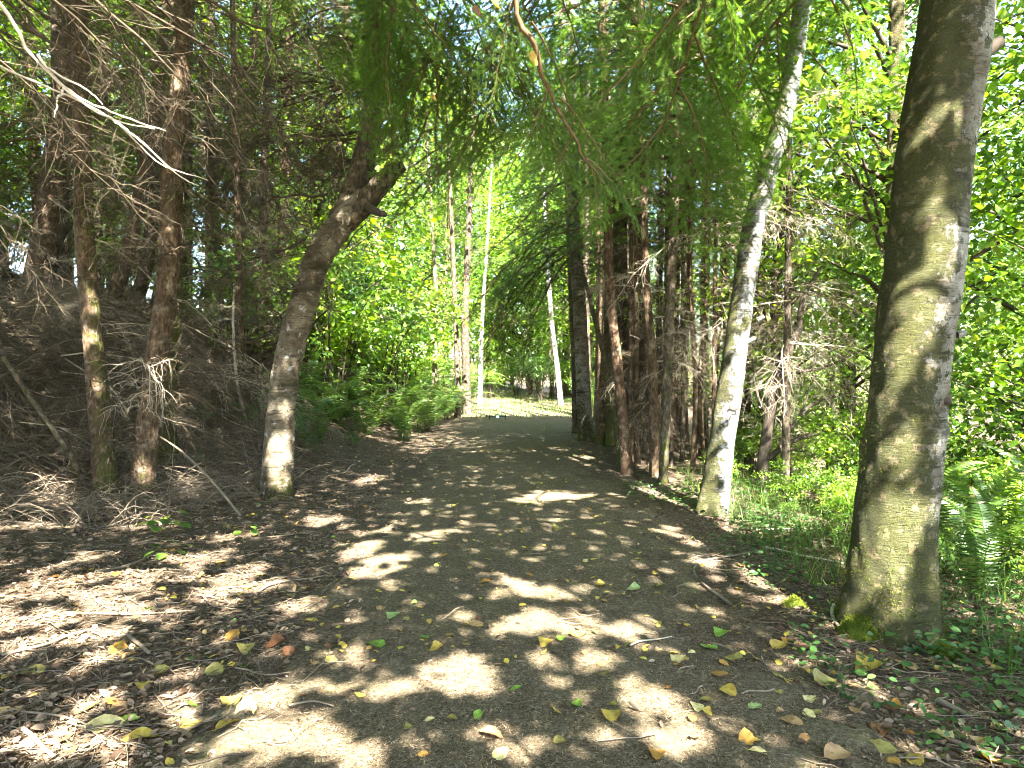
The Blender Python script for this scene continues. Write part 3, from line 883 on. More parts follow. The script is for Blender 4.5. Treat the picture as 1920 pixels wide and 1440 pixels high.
# the big drooping bough that closes the arch over the trail, and its neighbours
arch_tree = CON_R[3][0]
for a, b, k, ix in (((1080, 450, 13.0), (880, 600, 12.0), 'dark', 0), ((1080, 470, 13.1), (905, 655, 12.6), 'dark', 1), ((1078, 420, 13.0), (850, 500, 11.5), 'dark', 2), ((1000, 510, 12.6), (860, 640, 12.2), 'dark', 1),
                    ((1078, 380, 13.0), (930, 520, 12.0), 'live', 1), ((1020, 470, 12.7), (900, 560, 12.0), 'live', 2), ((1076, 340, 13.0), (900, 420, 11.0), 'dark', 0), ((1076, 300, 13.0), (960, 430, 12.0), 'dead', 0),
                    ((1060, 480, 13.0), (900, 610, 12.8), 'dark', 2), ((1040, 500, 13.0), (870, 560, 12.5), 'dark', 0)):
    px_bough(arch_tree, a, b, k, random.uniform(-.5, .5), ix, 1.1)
# ------------------------------------------------------------------ firs beside the camera whose boughs hang over the trail
def free_tree(x, y, H, r, mat, name, label, seed, moss=None, lean=(0, 0), group=None, rings=30):
    b = np.array([x, y, float(height(x, y))])
    e = empty(name, b, label, 'tree', group)
    pts = np.array([[0, 0, -.1], [lean[0] * .3, lean[1] * .3, H * .33], [lean[0] * .7, lean[1] * .7, H * .66], [lean[0], lean[1], H]])
    g, c, rr = trunk_geo(pts, [r, r * .85, r * .6, r * .2], 16, rings, .06, .25, moss, seed)
    part('trunk', g.mesh('fir_trunk', mat, True), e)
    return e, c + b, rr
firR, FRC, _ = free_tree(3.3, 1.2, 13, .17, M['conifer'], 'fir_tree', 'tall fir just outside the picture on the right, its green boughs hanging over the trail', 81)
firL, FLC, _ = free_tree(-3.4, 1.0, 13, .17, M['conifer'], 'fir_tree', 'tall fir just outside the picture on the left, with bleached dead boughs', 82)

def limb(tree, pts, r0, r1, mat=None, n=16, name='limb'):
    c = spline(np.array(pts) - np.array(tree.location), n)
    g = Geo()
    kn = np.random.default_rng(int(abs(pts[-1][0]) * 1000) + n)
    c = c + wiggle(n, r0 * .35, kn)
    tubes(g, c[None], (np.linspace(r0, r1, n) * kn.uniform(.8, 1.25, n))[None], 6)
    return part(name, g.mesh(name, mat or M['twig']), tree)

# main hanging stem top centre
hang = [at_h(FRC, 5.0), P(1100, -420, 3.0), P(985, -30, 3.3), P(1015, 90, 3.4), P(1042, 190, 3.5), P(1075, 265, 3.6), P(1132, 345, 3.7)]
limb(firR, hang, .022, .0045, n=30)
over = []
for (a, b, k, ix) in [
    ((985, -30, 3.3), (900, 210, 3.6), 'live', 0), ((1000, 40, 3.3), (1120, 260, 3.8), 'live', 1), ((1030, 150, 3.4), (940, 330, 3.8), 'live', 2),
    ((1045, 190, 3.5), (1170, 330, 3.9), 'live', 3), ((1075, 265, 3.6), (1000, 420, 4.0), 'live', 0), ((1100, 300, 3.6), (1230, 400, 4.1), 'live', 1), ((1110, 320, 3.65), (1120, 450, 3.9), 'live', 2)]:
    px_bough(firR, a, b, k, random.uniform(-.9, .9), ix, 1.05)
lim2 = [at_h(FRC, 5.6), P(1500, -350, 3.6), P(1360, -60, 4.6), P(1290, 120, 5.2), P(1240, 260, 5.6)]
limb(firR, lim2, .025, .006, n=24)
lim3 = [at_h(FRC, 6.0), P(1700, -500, 3.4), P(1560, -90, 4.8), P(1440, 60, 5.4), P(1360, 220, 6.0)]
limb(firR, lim3, .025, .006, n=24)
lim4 = [at_h(FLC, 5.6), P(500, -500, 3.2), P(640, -120, 4.4), P(760, 40, 5.0), P(850, 190, 5.4)]
limb(firL, lim4, .025, .006, n=24)
lim5 = [at_h(FRC, 6.5), P(1200, -600, 3.8), P(1100, -140, 5.4), P(980, 40, 6.0), P(900, 200, 6.5)]
limb(firR, lim5, .025, .006, n=24)
lim6 = [at_h(FLC, 6.0), P(300, -600, 3.2), P(740, -160, 4.3), P(880, 40, 4.9), P(960, 190, 5.3)]
limb(firL, lim6, .022, .005, n=24)
def along(lm, tree, n, ends, kind='live', spread=.75, L=(.8, 1.5), t0=.45):
    c = spline(lm, 60)
    for i in range(n):
        k = int(60 * (t0 + (1 - t0) * (i + random.random()) / n)) - 1
        d = norm(c[min(k + 1, 59)] - c[k - 1])
        side = 1 if i % 2 else -1
        per = np.cross(d, [0, 0, 1.0]); per = per / max(np.linalg.norm(per), 1e-6)
        dr = d * .55 + per * side * spread + np.array([random.uniform(-.15, .15), random.uniform(-.1, .25), random.uniform(-.55, -.05)])
        put_bough(tree, c[k], dr, random.uniform(*L), kind if isinstance(kind, str) else random.choices(list(kind), list(kind.values()))[0], random.uniform(-.6, .6))
along(lim2, firR, 8, 1)
along(lim3, firR, 8, 1)
along(lim4, firL, 7, 1, {'live': 2, 'dark': 1})
along(lim6, firL, 15, 1, {'live': 3, 'dark': 1}, t0=.35)
along(lim5, firR, 10, 1, {'live': 2, 'dark': 1})
# extra sprays filling the green mass above the trail, hung from the young conifers of the right stand
for i in range(28):
    t_, c, _ = CON_R[i % 7]
    d0 = c[0][1] - random.uniform(.2, 1.0)
    x0, y0 = random.uniform(820, 1420), random.uniform(-120, 300)
    s = at_h(c, 1.5 + (680 - y0) / FPX * d0 + .2)
    e_ = P(x0 + random.uniform(-190, 60), y0 + random.uniform(60, 190), max(5.2, d0 - random.uniform(.6, 3.0)))
    ln = float(np.linalg.norm(e_ - s))
    if ln > 2.9:
        mid = s + (e_ - s) * (1 - 1.9 / ln) + [0, 0, .12]
        limb(t_, [s, (s + mid) / 2 + [0, 0, .15], mid], .014, .008, n=8)
        s, ln = mid, 1.9
    put_bough(t_, s, e_ - s, ln * 1.05, random.choices(['live', 'dark'], [4, 1])[0], random.uniform(-.7, .7))

# bleached dead branch at top left, close to the camera
wh = [at_h(FLC, 4.0), P(-240, -260, 2.2), P(5, 5, 2.3), P(60, 95, 2.35), P(122, 165, 2.4), P(180, 205, 2.45), P(235, 225, 2.5), P(312, 246, 2.55)]
limb(firL, wh, .0085, .002, M['dead_pale'], 40, 'bleached_branch')
for pts in ([P(122, 165, 2.4), P(112, 190, 2.38), P(102, 220, 2.36)], [P(-140, 50, 2.2), P(0, 122, 2.35), P(130, 182, 2.45), P(215, 230, 2.5), P(300, 308, 2.55), P(390, 338, 2.6)],
            [P(122, 165, 2.4), P(200, 222, 2.42), P(290, 242, 2.45)], [P(70, 100, 2.35), P(100, 130, 2.37), P(170, 170, 2.4), P(192, 196, 2.42)], [P(215, 230, 2.5), P(262, 268, 2.5), P(330, 330, 2.5), P(372, 348, 2.5)]):
    limb(firL, pts, .005, .0016, M['dead_pale'], 24, 'bleached_twig')
for a, b in (((30, -60, 2.6), (430, 300, 3.4)), ((120, -80, 2.8), (330, 200, 3.4)), ((150, -40, 3.0), (520, 370, 4.0)), ((60, -40, 2.7), (300, 210, 3.2)), ((-60, 60, 2.6), (260, 330, 3.2)),
             ((180, -60, 3.2), (480, 250, 4.0)), ((-40, 200, 3.0), (330, 390, 3.8)), ((230, -60, 3.4), (560, 240, 4.4)), ((-80, 330, 3.0), (160, 520, 3.4)), ((330, -50, 4), (640, 190, 5))):
    limb(firL, [at_h(FLC, P(*a)[2] + .25), P(*a)], .010, .006, M['dead'], 6)
    px_bough(firL, a, b, 'dead', random.uniform(-.5, .5), None, 1.1)
# more dead boughs drooping in the upper left, higher on the same fir
for i in range(30):
    a = (random.uniform(-150, 480), random.uniform(-220, 120), random.uniform(3.2, 4.6))
    b = (a[0] + random.uniform(150, 380), a[1] + random.uniform(130, 330), a[2] + random.uniform(.3, 1.2))
    limb(firL, [at_h(FLC, P(*a)[2] + .3), (at_h(FLC, P(*a)[2] + .3) + P(*a)) / 2 + [0, 0, .1], P(*a)], .010, .006, M['dead'], 8)
    px_bough(firL, a, b, 'dead', random.uniform(-.5, .5), None, 1.0)

# ------------------------------------------------------------------ left side trees
def left_moss(off, H):
    n = norm(off[:, :2])
    return .05 + .2 * (n @ np.array([.8, -.3])) + .75 * np.exp(-np.maximum(H, 0) / .22)
lald, LC, LT, LR = px_trunk((520, 936), [(522, 850), (530, 740), (548, 640), (572, 560), (598, 480), (640, 420), (690, 370)],
    [58, 54, 51, 50, 51, 50, 48, 46], M['alder_brown'], 'broken_tree', 'pale leaning trunk left of the trail, forking into a broken-off limb',
    'tree', top=None, sides=36, rings=90, moss=left_moss, flare=.30, amp=.07, seed=21, knots=((-1.5, .9, .06, .12), (1.2, 1.5, .06, .12)))
lb = np.array(lald.location); ld = lb[1]
def addlimb(tree, pts, rad, mat, name, sides=16, rings=24, seed=3, amp=.1):
    b = np.array(tree.location)
    g, c, rr = trunk_geo(np.array(pts) - b, rad, sides, rings, amp, 0.0, moss_left(.3, 0, 1), seed)
    part(name, g.mesh(name, mat, True), tree)
    return c + b
addlimb(lald, [P(650, 420, ld), P(690, 375, ld - .05), P(730, 330, ld - .1), P(757, 310, ld - .12)], [.13, .112, .095, .06], M['conifer_grey'], 'broken_limb', seed=4, amp=.28, rings=34)  # darker bark puts the limb's silhouette into its colour
addlimb(lald, [P(690, 388, ld - .1), P(708, 398, ld - .35), P(722, 402, ld - .5)], [.05, .04, .028], M['darkwood'], 'branch_stub', 9, 8, 5)
up = addlimb(lald, [P(628, 440, ld), P(660, 370, ld + .1), P(682, 300, ld + .1), P(698, 220, ld + .15), P(705, 100, ld + .2), P(705, -100, ld + .3), P(700, -500, ld + .4)], [.15, .14, .13, .12, .11, .10, .05], M['conifer_grey'], 'upright_stem', 16, 40, 6)
def px_dead(tree, n, xr, yr, d, dx, dy, L=None, kinds=('dead',), src=None):
    for i in range(n):
        x, y = random.uniform(*xr), random.uniform(*yr)
        s = P(x, y, d) if src is None else at_h(src, P(x, y, d)[2])
        e_ = P(x + random.uniform(*dx), y + random.uniform(*dy), d + random.uniform(-.3, 2.0))
        put_bough(tree, s, e_ - s, float(np.linalg.norm(e_ - s)), random.choice(kinds), random.uniform(-1.2, 1.2))
px_dead(lald, 14, (560, 640), (380, 580), ld, (-260, 60), (-60, 170))
px_dead(lald, 24, (640, 700), (60, 360), ld + .1, (-330, 60), (-80, 160), src=up)
px_dead(lald, 12, (650, 705), (-80, 230), ld, (-320, 160), (-60, 120), kinds=('dark', 'dark', 'dead'), src=up)
px_dead(lald, 10, (640, 700), (80, 330), ld - .3, (-280, 20), (-60, 120), src=up)

for i in range(16):
    x, y = random.uniform(575, 680), random.uniform(390, 590)
    s = P(x, y, ld - .1); e_ = P(x + random.uniform(-230, 60), y + random.uniform(-120, 110), ld - random.uniform(.3, 1.3))
    put_bough(lald, s, e_ - s, float(np.linalg.norm(e_ - s)), 'dead', random.uniform(-1.2, 1.2))
for i in range(12):
    y = random.uniform(-200, 60)
    s = at_h(up, P(700, y, ld + .2)[2])
    e_ = P(random.uniform(560, 1000), y + random.uniform(40, 170), ld + random.uniform(-2.2, .6))
    put_bough(lald, s, e_ - s, min(2.3, float(np.linalg.norm(e_ - s))), random.choice(['live', 'live', 'dark']), random.uniform(-.8, .8))
CON_L = []
def rmoss(s, b=.6, h=.9): return moss_left(s, b, h, (.9, -.3))
CON_L.append(conifer((266, 942), [(276, 820), (292, 690), (308, 580), (318, 460), (322, 330), (334, 200), (345, 90), (352, -40)], [44, 42, 41, 40, 39, 37, 33, 30, 28], M['conifer'], 'brown conifer trunk leaning right, second trunk from the left in front of the bank', 12, seed=22, moss=rmoss(.3, .55, .25), sides=20, rings=60))
CON_L.append(conifer((200, 938), [(192, 820), (182, 720), (172, 620), (164, 520), (158, 420), (154, 300), (152, 150), (150, 0)], [42, 40, 37, 34, 33, 33, 32, 30, 28], M['conifer'], 'brown conifer trunk with bright moss low on its right side, leaning left', 12, seed=23, moss=rmoss(.5, .35, .5), sides=20, rings=60))
CON_L.append(conifer((312, 862), [(314, 780), (320, 680), (324, 570), (328, 450), (332, 300)], [36, 34, 33, 32, 30, 27], M['conifer_grey'], 'mossy dark trunk standing behind the right-leaning conifer', 12, seed=24, moss=rmoss(.8, .6, .8), sides=16))
bankg = 'dark trunks along the crest of the left bank'
for i, (px, pt, w, d) in enumerate([(48, 120, 50, 12.5), (20, -60, 44, 10.8), (128, 110, 26, 13.2), (205, 290, 28, 13), (252, 310, 26, 14.2), (390, 395, 18, 13.5), (452, 440, 13, 11.5), (-60, -120, 40, 12), (350, 352, 20, 15), (95, 60, 24, 16), (300, 330, 30, 16.5), (430, 470, 24, 16), (520, 540, 22, 15), (175, 190, 22, 17), (480, 500, 16, 13), (610, 640, 20, 17)]):
    CON_L.append(conifer((px, 0), [(px + (pt - px) * .3 + random.uniform(-4, 4), 520), (px + (pt - px) * .65, 380), (pt, 200), (pt + (pt - px) * .3, 20)], [w, w * .95, w * .9, w * .85, w * .75], M['conifer_grey'] if i % 3 else M['conifer'],
        'dark trunk on the shaded crest of the left bank', 12, depth=d, group=bankg, seed=90 + i, moss=lowmoss(.3), sides=10, rings=24))
for i, (t_, c, rr) in enumerate(CON_L):
    n = 32 if i < 3 else 22
    dress(t_, c, (.6, 3.6), n, {'dead': 6, 'pale': 1}, (.6, 1.7), pitch=(-.6, .25))  # a few pale boughs stand in for sunlit speckle in the tangle
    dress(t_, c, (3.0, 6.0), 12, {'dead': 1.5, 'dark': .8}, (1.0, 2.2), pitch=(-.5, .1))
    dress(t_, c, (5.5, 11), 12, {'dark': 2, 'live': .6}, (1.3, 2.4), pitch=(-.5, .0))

# leaning mossy pole and other poles on the left bank
def pole(pts, r0, r1, mat, name, label, cat='branch', group=None, seed=1, moss=None, sides=9, rings=24, amp=.08):
    b = np.array(pts[0])
    g, c, rr = trunk_geo(np.array(pts) - b, list(np.linspace(r0, r1, len(pts))), sides, rings, amp, 0.0, moss, seed)
    o = solo(name, g.mesh(name, mat, True), b)
    return tag(o, label, cat, group)
pole([G(165, 925), P(130, 850, 7.0), P(60, 750, 6.8), P(5, 668, 6.6)], .032, .022, M['conifer_grey'], 'leaning_pole', 'mossy pole leaning to the upper left in front of the left bank', seed=3, moss=moss_left(.7, .3, .4))
pole([G(452, 972) + [0, 0, .02], P(400, 905, 6.9) , P(345, 850, 7.2), P(290, 812, 7.4)], .014, .009, M['stick'], 'fallen_branch', 'long grey stick propped from the ground against the left conifers', seed=4)
pole([P(240, 772, 8.6), P(205, 725, 8.8), P(150, 690, 9.2), P(115, 668, 9.4)], .013, .008, M['dead_pale'], 'fallen_branch', 'thin pale crooked branch behind the mossy left trunk', seed=5)
pole([G(468, 862) + [0, 0, .03], G(420, 838) + [0, 0, .05], G(370, 815) + [0, 0, .06]], .016, .010, M['stick'], 'fallen_branch', 'grey stick lying on the bank left of the pale leaning trunk', seed=6)
pole([P(440, 530, 9.5), P(437, 610, 9.5), P(445, 720, 9.5), G(462, 790)], .016, .02, M['dead_pale'], 'dead_sapling', 'thin bleached dead stem upright before the left bank', cat='sapling', seed=7)

# ------------------------------------------------------------------ trees at the sunlit end of the trail
def far_trunk(px, d, path, w, mat, label, seed, top=9.5):
    r = px_trunk((px, 0), path, w, mat, 'alder_tree', label, 'tree', None, top=top, depth=d, sides=12, rings=30, flare=.3, seed=seed, moss=moss_left(.2, .2, .3))
    return r[0], r[1]
FT = [far_trunk(899, 24.5, [(901, 700), (904, 600), (912, 480), (918, 380)], [10, 9, 7, 6, 4], M['birch'], 'bright white trunk at the left of the sunlit trail end', 31, 8.6),
      far_trunk(1052, 25, [(1046, 700), (1036, 620), (1028, 520), (1022, 400)], [11, 10, 9, 9, 8], M['alder_white'], 'pale trunk leaning left at the right of the sunlit trail end', 32),
      far_trunk(876, 20, [(874, 700), (872, 600), (876, 500)], [17, 16, 15, 13], M['conifer_grey'], 'grey trunk standing above the dark ferns at the trail end', 33),
      far_trunk(858, 19, [(858, 700), (854, 600), (850, 500)], [12, 11, 10, 9], M['conifer_grey'], 'dark slim trunk left of the grey trunk above the ferns', 34),
      far_trunk(815, 19.5, [(815, 640), (818, 560), (812, 450)], [9, 9, 8, 7], M['alder_brown'], 'thin sunlit trunk behind the hazel-like shrub on the left', 35),
      far_trunk(1035, 30, [(1034, 700), (1030, 600), (1030, 500)], [9, 8, 8, 7], M['conifer_grey'], 'slim dark trunk in the trees beyond the trail end', 36)]
for t_, c in FT:
    dress(t_, c, (2.6, 9), 16, {'dead': 1, 'live': 1, 'dark': 1}, (.8, 1.7), pitch=(-.4, .2))

# ------------------------------------------------------------------ broadleaf trees behind everything
gl, gr, gc = 'leafy trees beyond the left bank', 'leafy trees down the slope on the right', 'leafy trees closing the view beyond the trail end'
LAB = {gl: 'leafy broadleaf tree in the sunlit wood beyond the left bank', gr: 'bright green broadleaf tree down the slope right of the trail', gc: 'sunlit broadleaf tree beyond the end of the trail'}
k = 0
spots = []
for (x, y) in [(-15, 17), (-19, 20), (-11.5, 20), (-8.5, 24), (-23, 24), (-16, 27), (-6.5, 29), (-12, 32), (-27, 31), (-20, 35), (-8, 37), (-33, 38), (-14, 42), (-25, 45), (-5.5, 22.5), (-4.9, 17.5), (-6.6, 15.6), (-3.9, 20.5), (-13.5, 14.2), (-17, 14), (-10.8, 16.8), (-21, 17), (-15, 20.5), (-25, 20), (-12.8, 12.4)]: spots.append((x, y, gl, random.uniform(.8, 1.15)))
for (x, y) in [(7.5, 9.5), (10.5, 12.5), (6.8, 14), (9.2, 17.5), (13.5, 16), (12, 21), (17, 20), (8, 22), (15.5, 26), (11, 28), (21, 26), (7.5, 30), (18, 33), (25, 33), (13, 37), (9, 6.0), (12.5, 8.5), (6.4, 6.3), (4.9, 8.9), (4.4, 11.8)]: spots.append((x, y, gr, random.uniform(.7, 1.05)))
for (x, y) in [(-3.2, 33), (1.0, 38), (4.2, 32), (-1.5, 45), (4.5, 44), (7, 50), (-6, 50), (2, 56), (3.8, 26.5), (.9, 34), (2.4, 31), (3.2, 28.5), (-.6, 38), (1.6, 42), (-2.6, 41), (4.2, 36), (-4.5, 39), (0, 48)]: spots.append((x, y, gc, random.uniform(1.0, 1.4)))
for x, y, g, s in spots:
    put_broad(x, y, k, s, LAB[g], g, random.uniform(0, 6.28)); k += 1
# dark firs mixed among them
for i, (x, y, H) in enumerate([(-10, 15.5, 13), (-7.2, 18.5, 14), (-14, 22, 15), (-4.6, 26.5, 14), (3.3, 30, 12), (-18, 15, 13)]):
    e, c, rr = free_tree(x, y, H, .15, M['conifer_grey'], 'fir_tree', ['shaggy dark fir standing on the left bank', 'shaggy fir standing behind the right-hand stand', 'shaggy fir near the end of the trail'][0 if x < -5 else 1 if x > 4 else 2], 110 + i, lowmoss(.2), group='shaggy firs in the middle distance', rings=20)
    for q in range(34):
        z = random.uniform(1.6, H - 1)
        a = random.uniform(0, 6.283)
        put_bough(e, at_h(c, c[0][2] + z), (math.cos(a), math.sin(a), random.uniform(-.45, -.05)), (1.1 + 1.5 * (1 - z / H)) * random.uniform(.8, 1.2), 'dark' if z > 3 or random.random() < .5 else 'dead', random.uniform(-.4, .4))

# ------------------------------------------------------------------ shrubs
put_shrub(*G(690, 720)[:2], 'palm', 1.0, 'bright lobed-leaf maple shrub lit by the sun behind the pale leaning trunk')
put_shrub(*G(640, 735)[:2], 'palm', .95, 'lobed-leaf maple shrub close behind the right side of the pale leaning trunk')
put_shrub(-4.6, 14.6, 'deep', 1.35, 'tall glossy-leaved shrub with dark stems above the ferns', idx=0)
put_shrub(-3.9, 15.8, 'deep', 1.35, 'tall glossy-leaved shrub with dark stems nearest the trail on the left', idx=0)
put_shrub(-5.4, 13.4, 'bright', 1.3, 'bright leafy shrub high on the bank behind the ferns')
put_shrub(-4.2, 17.6, 'bright', 1.7, 'tall bright shrub arching over the bank near the trail end')
put_shrub(-5.8, 16.6, 'bright', 1.8, 'tall bright shrub behind the glossy-leaved pair on the left bank')
for i, (x, y, s_, lb_) in enumerate([(-3.5, 13.6, 1.7, 'big bright shrub overhanging the ferns on the left bank'), (-3.1, 16.2, 1.9, 'big bright shrub leaning to the trail above the dark ferns'), (-2.9, 18.6, 1.8, 'bright shrub arching out at the narrowest part of the trail'), (-4.9, 12.2, 1.6, 'bright shrub on the bank behind the maple shrubs'), (-4.3, 15.0, 2.2, 'tallest bright shrub in the middle of the left bank')]):
    put_shrub(x, y, 'bright', s_, lb_, idx=i % 2)
put_shrub(1.1, 27.0, 'deep', .9, 'dark green bush beyond the sunlit end of the trail', idx=0)
put_shrub(2.6, 25.6, 'bright', .8, 'low bright bush at the right of the sunlit trail end')
put_shrub(3.4, 23.6, 'bright', .9, 'leafy bush on the small bank right of the trail end')
for i, (x, y, s_) in enumerate([(-3.4, 26.6, 1.0), (-2.2, 28.6, 1.1), (-.9, 28.2, .8), (.2, 29.4, 1.1), (1.9, 28.2, 1.2), (3.4, 27.4, 1.2), (4.6, 25.6, 1.2), (.8, 31.5, 1.6), (-1.6, 32.5, 1.7), (2.8, 31.5, 1.6), (4.8, 29, 1.6), (-3.6, 31, 1.5), (-3.3, 23.2, .9), (-2.9, 21.3, .8), (-3.4, 19.4, .9)]):
    put_shrub(x, y, 'bright', s_, 'sunlit leafy bush closing the view at the end of the trail', 'bushes closing the end of the trail', idx=i % 2)
rg = 'leafy undergrowth down the right-hand slope'
for i, (x, y, s) in enumerate([(4.4, 5.6, .62), (5.2, 6.6, .9), (4.0, 7.6, .7), (5.6, 8.4, 1.05), (4.6, 9.4, .9), (6.4, 7.2, 1.1), (3.7, 4.5, .45), (4.9, 4.6, .7), (6.0, 5.3, .95), (7.2, 9.0, 1.2), (5.4, 11.0, 1.0), (7.0, 11.6, 1.2), (4.0, 3.6, .42), (5.0, 3.4, .6), (6.6, 13.8, 1.2), (4.3, 12.6, .8), (8.6, 7.6, 1.3), (3.3, 6.0, .38), (3.5, 8.6, .45), (8.2, 5.0, 1.2), (3.6, 10.4, .5), (2.55, 6.5, .22), (2.9, 7.2, .3), (2.75, 5.4, .2), (3.1, 6.4, .3), (3.2, 5.0, .28), (2.5, 8.2, .25), (3.0, 9.2, .4), (2.9, 5.9, .34), (3.4, 7.0, .5)]):
    put_shrub(x, y, 'bright', s, 'bright leafy bush on the slope right of the trail', rg, idx=i % 2)
lg_ = 'leafy bushes along the top of the left bank'
for i, (x, y, s) in enumerate([(-10.5, 14.5, 1.0), (-12.5, 15.5, 1.2), (-9.0, 16.5, 1.1), (-14.5, 16, 1.2), (-8, 15, .8), (-11, 18.5, 1.3), (-16.5, 18, 1.3), (-7.2, 20, 1.2), (-6.2, 18.6, 1.0)]):
    put_shrub(x, y, 'bright', s, 'sunlit leafy bush behind the crest of the left bank', lg_, idx=i % 2)

# dark bent shrub with bare arching branches behind the pale alder
bd = 8.4
bs = empty('bent_shrub', (P(1425, 900, bd)[0], bd, float(height(P(1425, 900, bd)[0], bd))), 'dark bent bare-branched shrub behind the pale leaning alder', 'shrub')
bb = np.array(bs.location)
for nm, pts, r0, r1 in (('stem', [bb, P(1440, 800, bd), P(1462, 700, bd), P(1498, 615, bd + .1)], .075, .06), ('branch', [P(1440, 860, bd), P(1490, 825, bd), P(1560, 805, bd + .2), P(1640, 790, bd + .4)], .04, .012), ('branch', [P(1455, 850, bd), P(1500, 780, bd), P(1540, 750, bd + .2), P(1600, 735, bd + .4)], .03, .008),
                        ('branch', [P(1462, 700, bd), P(1540, 690, bd + .1), P(1620, 655, bd + .3)], .025, .008), ('branch', [P(1498, 618, bd + .1), P(1506, 560, bd + .15), P(1540, 500, bd + .2)], .04, .02), ('branch', [P(1445, 790, bd), P(1420, 740, bd), P(1408, 660, bd + .1)], .025, .01),
                        ('branch', [P(1470, 840, bd), P(1530, 850, bd + .1), P(1600, 870, bd + .2)], .02, .006), ('branch', [P(1500, 780, bd), P(1520, 720, bd), P(1530, 640, bd + .1)], .016, .006)):
    c = spline(np.array(pts) - bb, 20)
    g = Geo(); tubes(g, c[None], np.linspace(r0, r1, 20)[None], 7)
    part(nm, g.mesh(nm, M['darkwood'], True), bs)
for i in range(26):
    x, y = random.uniform(1410, 1600), random.uniform(600, 860)
    s = P(x, y, bd + .1)
    put_bough(bs, s, (random.uniform(-.3, 1), random.uniform(-.6, .6), random.uniform(-.5, .5)), random.uniform(.4, 1.0), random.choice(['dead', 'dead', 'pale']), random.uniform(-1, 1))
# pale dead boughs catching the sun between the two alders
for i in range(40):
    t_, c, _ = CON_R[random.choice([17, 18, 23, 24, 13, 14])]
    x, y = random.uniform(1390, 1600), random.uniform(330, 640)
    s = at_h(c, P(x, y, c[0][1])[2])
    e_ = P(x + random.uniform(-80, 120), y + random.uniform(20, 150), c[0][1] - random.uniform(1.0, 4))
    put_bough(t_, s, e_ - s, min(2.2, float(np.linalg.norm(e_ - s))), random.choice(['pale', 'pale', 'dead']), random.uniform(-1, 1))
dcon, dcc, _ = free_tree(3.25, 8.2, 5.6, .05, M['conifer_grey'], 'dead_conifer', 'slim dead conifer with pale dry boughs between the two alders', 121, lowmoss(.2), rings=18)
dress(dcon, dcc, (1.6, 5.0), 34, {'pale': 2.2, 'dead': 1}, (.7, 1.5), pitch=(-.5, .25))
# dark twiggy boughs at the far right edge
fre, frc, _ = free_tree(4.9, 5.0, 10, .1, M['conifer_grey'], 'conifer_tree', 'slim twiggy conifer at the far right behind the thick mossy alder', 120, lowmoss(.3))
dress(fre, frc, (1.0, 5.0), 22, {'dead': 2, 'live': .7}, (.6, 1.4), 2.2, 4.6, (-.6, .2))
dress(fre, frc, (4.0, 9.0), 18, {'live': 1}, (1.0, 1.8), pitch=(-.4, 0))
# ------------------------------------------------------------------ ferns
def frond(seed, L=.85, arch=.55, np_=30):
    g = np.random.default_rng(seed)
    s = np.linspace(0, 1, 12)
    rach = np.stack([L * (s * .95), .03 * np.sin(s * 3 + seed), L * (arch * np.sin(s * 2.3) * .8 - .18 * s ** 2)], -1)
    ge = Geo()
    tubes(ge, rach[None], (.0035 * (1 - s) + .001)[None], 3, .2)
    t_ = np.linspace(.12, .985, np_)
    i = np.minimum((t_ * 11).astype(int), 10)
    p = rach[i] + (rach[i + 1] - rach[i]) * (t_ * 11 - i)[:, None]
    tan = norm(rach[i + 1] - rach[i])
    ln = .115 * np.minimum(1, (t_ / .25) ** .5) * (1 - t_) ** .55 * L / .85 + .008
    pv = np.array([[0, .5, 0], [0, -.5, 0], [.55, -.42, -.02], [1, 0, -.10], [.55, .42, -.02]])
    pf = np.array([[0, 1, 2], [0, 2, 4], [4, 2, 3]])
    for sd in (1, -1):
        per = norm(np.stack([-tan[:, 1], tan[:, 0], np.zeros(np_)], -1)) * sd
        d = norm(per + tan * .28 + np.stack([g.normal(0, .05, np_), g.normal(0, .05, np_), g.uniform(-.25, .05, np_)], -1))
        inst(ge, pv, pf, frames(d, g.normal(0, .2, np_)), p, np.stack([ln, np.full(np_, .017) * L / .85, ln], -1), np.clip(.45 + g.normal(0, .2, np_) + .25 * t_, 0, 1))
    return ge.mesh('frond', M['fern'])
FROND = [frond(1), frond(2, .95, .75), frond(3, .7, .35), frond(4, 1.0, .5, 34), frond(5, .8, .9)]
def fern(x, y, s, n, label, group=None, steep=(.15, .75), z=0):
    e = empty('sword_fern', (x, y, float(height(x, y)) + z), label, 'fern', group)
    for i in range(n):
        a = 6.283 * i / n + random.uniform(-.3, .3)
        me = random.choice(FROND)
        q = random.uniform(.75, 1.15) * s * (1.4 if s > .7 and x < 0 else 1.0)
        part('frond', me, e, (math.cos(a) * .03, math.sin(a) * .03, 0), rot=(random.uniform(-.3, .3), -random.uniform(*steep), a), scale=q)
    return e
fern(*G(640, 800)[:2], 1.15, 17, 'large sword fern just right of the pale leaning trunk')
fern(*G(590, 850)[:2], 1.0, 15, 'drooping sword fern at the foot of the pale leaning trunk')
fern(*G(610, 770)[:2], 1.2, 17, 'tall sword fern half hidden behind the pale leaning trunk')
fern(*G(800, 808)[:2], 1.0, 16, 'arching sword fern nearest the trail on the left bank')
fern(*G(745, 800)[:2], 1.2, 18, 'broad dark sword fern in the middle of the left bank')
fern(*G(700, 770)[:2], 1.15, 16, 'sword fern between the maple shrub and the broad dark fern')
fern(*G(780, 770)[:2], 1.25, 17, 'shaded sword fern above the arching one')
fern(*G(830, 778)[:2], 1.1, 15, 'upright sword fern below the grey trunks near the trail end')
fern(*G(862, 772)[:2], 1.3, 18, 'spiky sword fern at the far left corner of the trail')
fern(*G(875, 765)[:2], 1.3, 16, 'tall pale-tipped fern beside the white trunk')
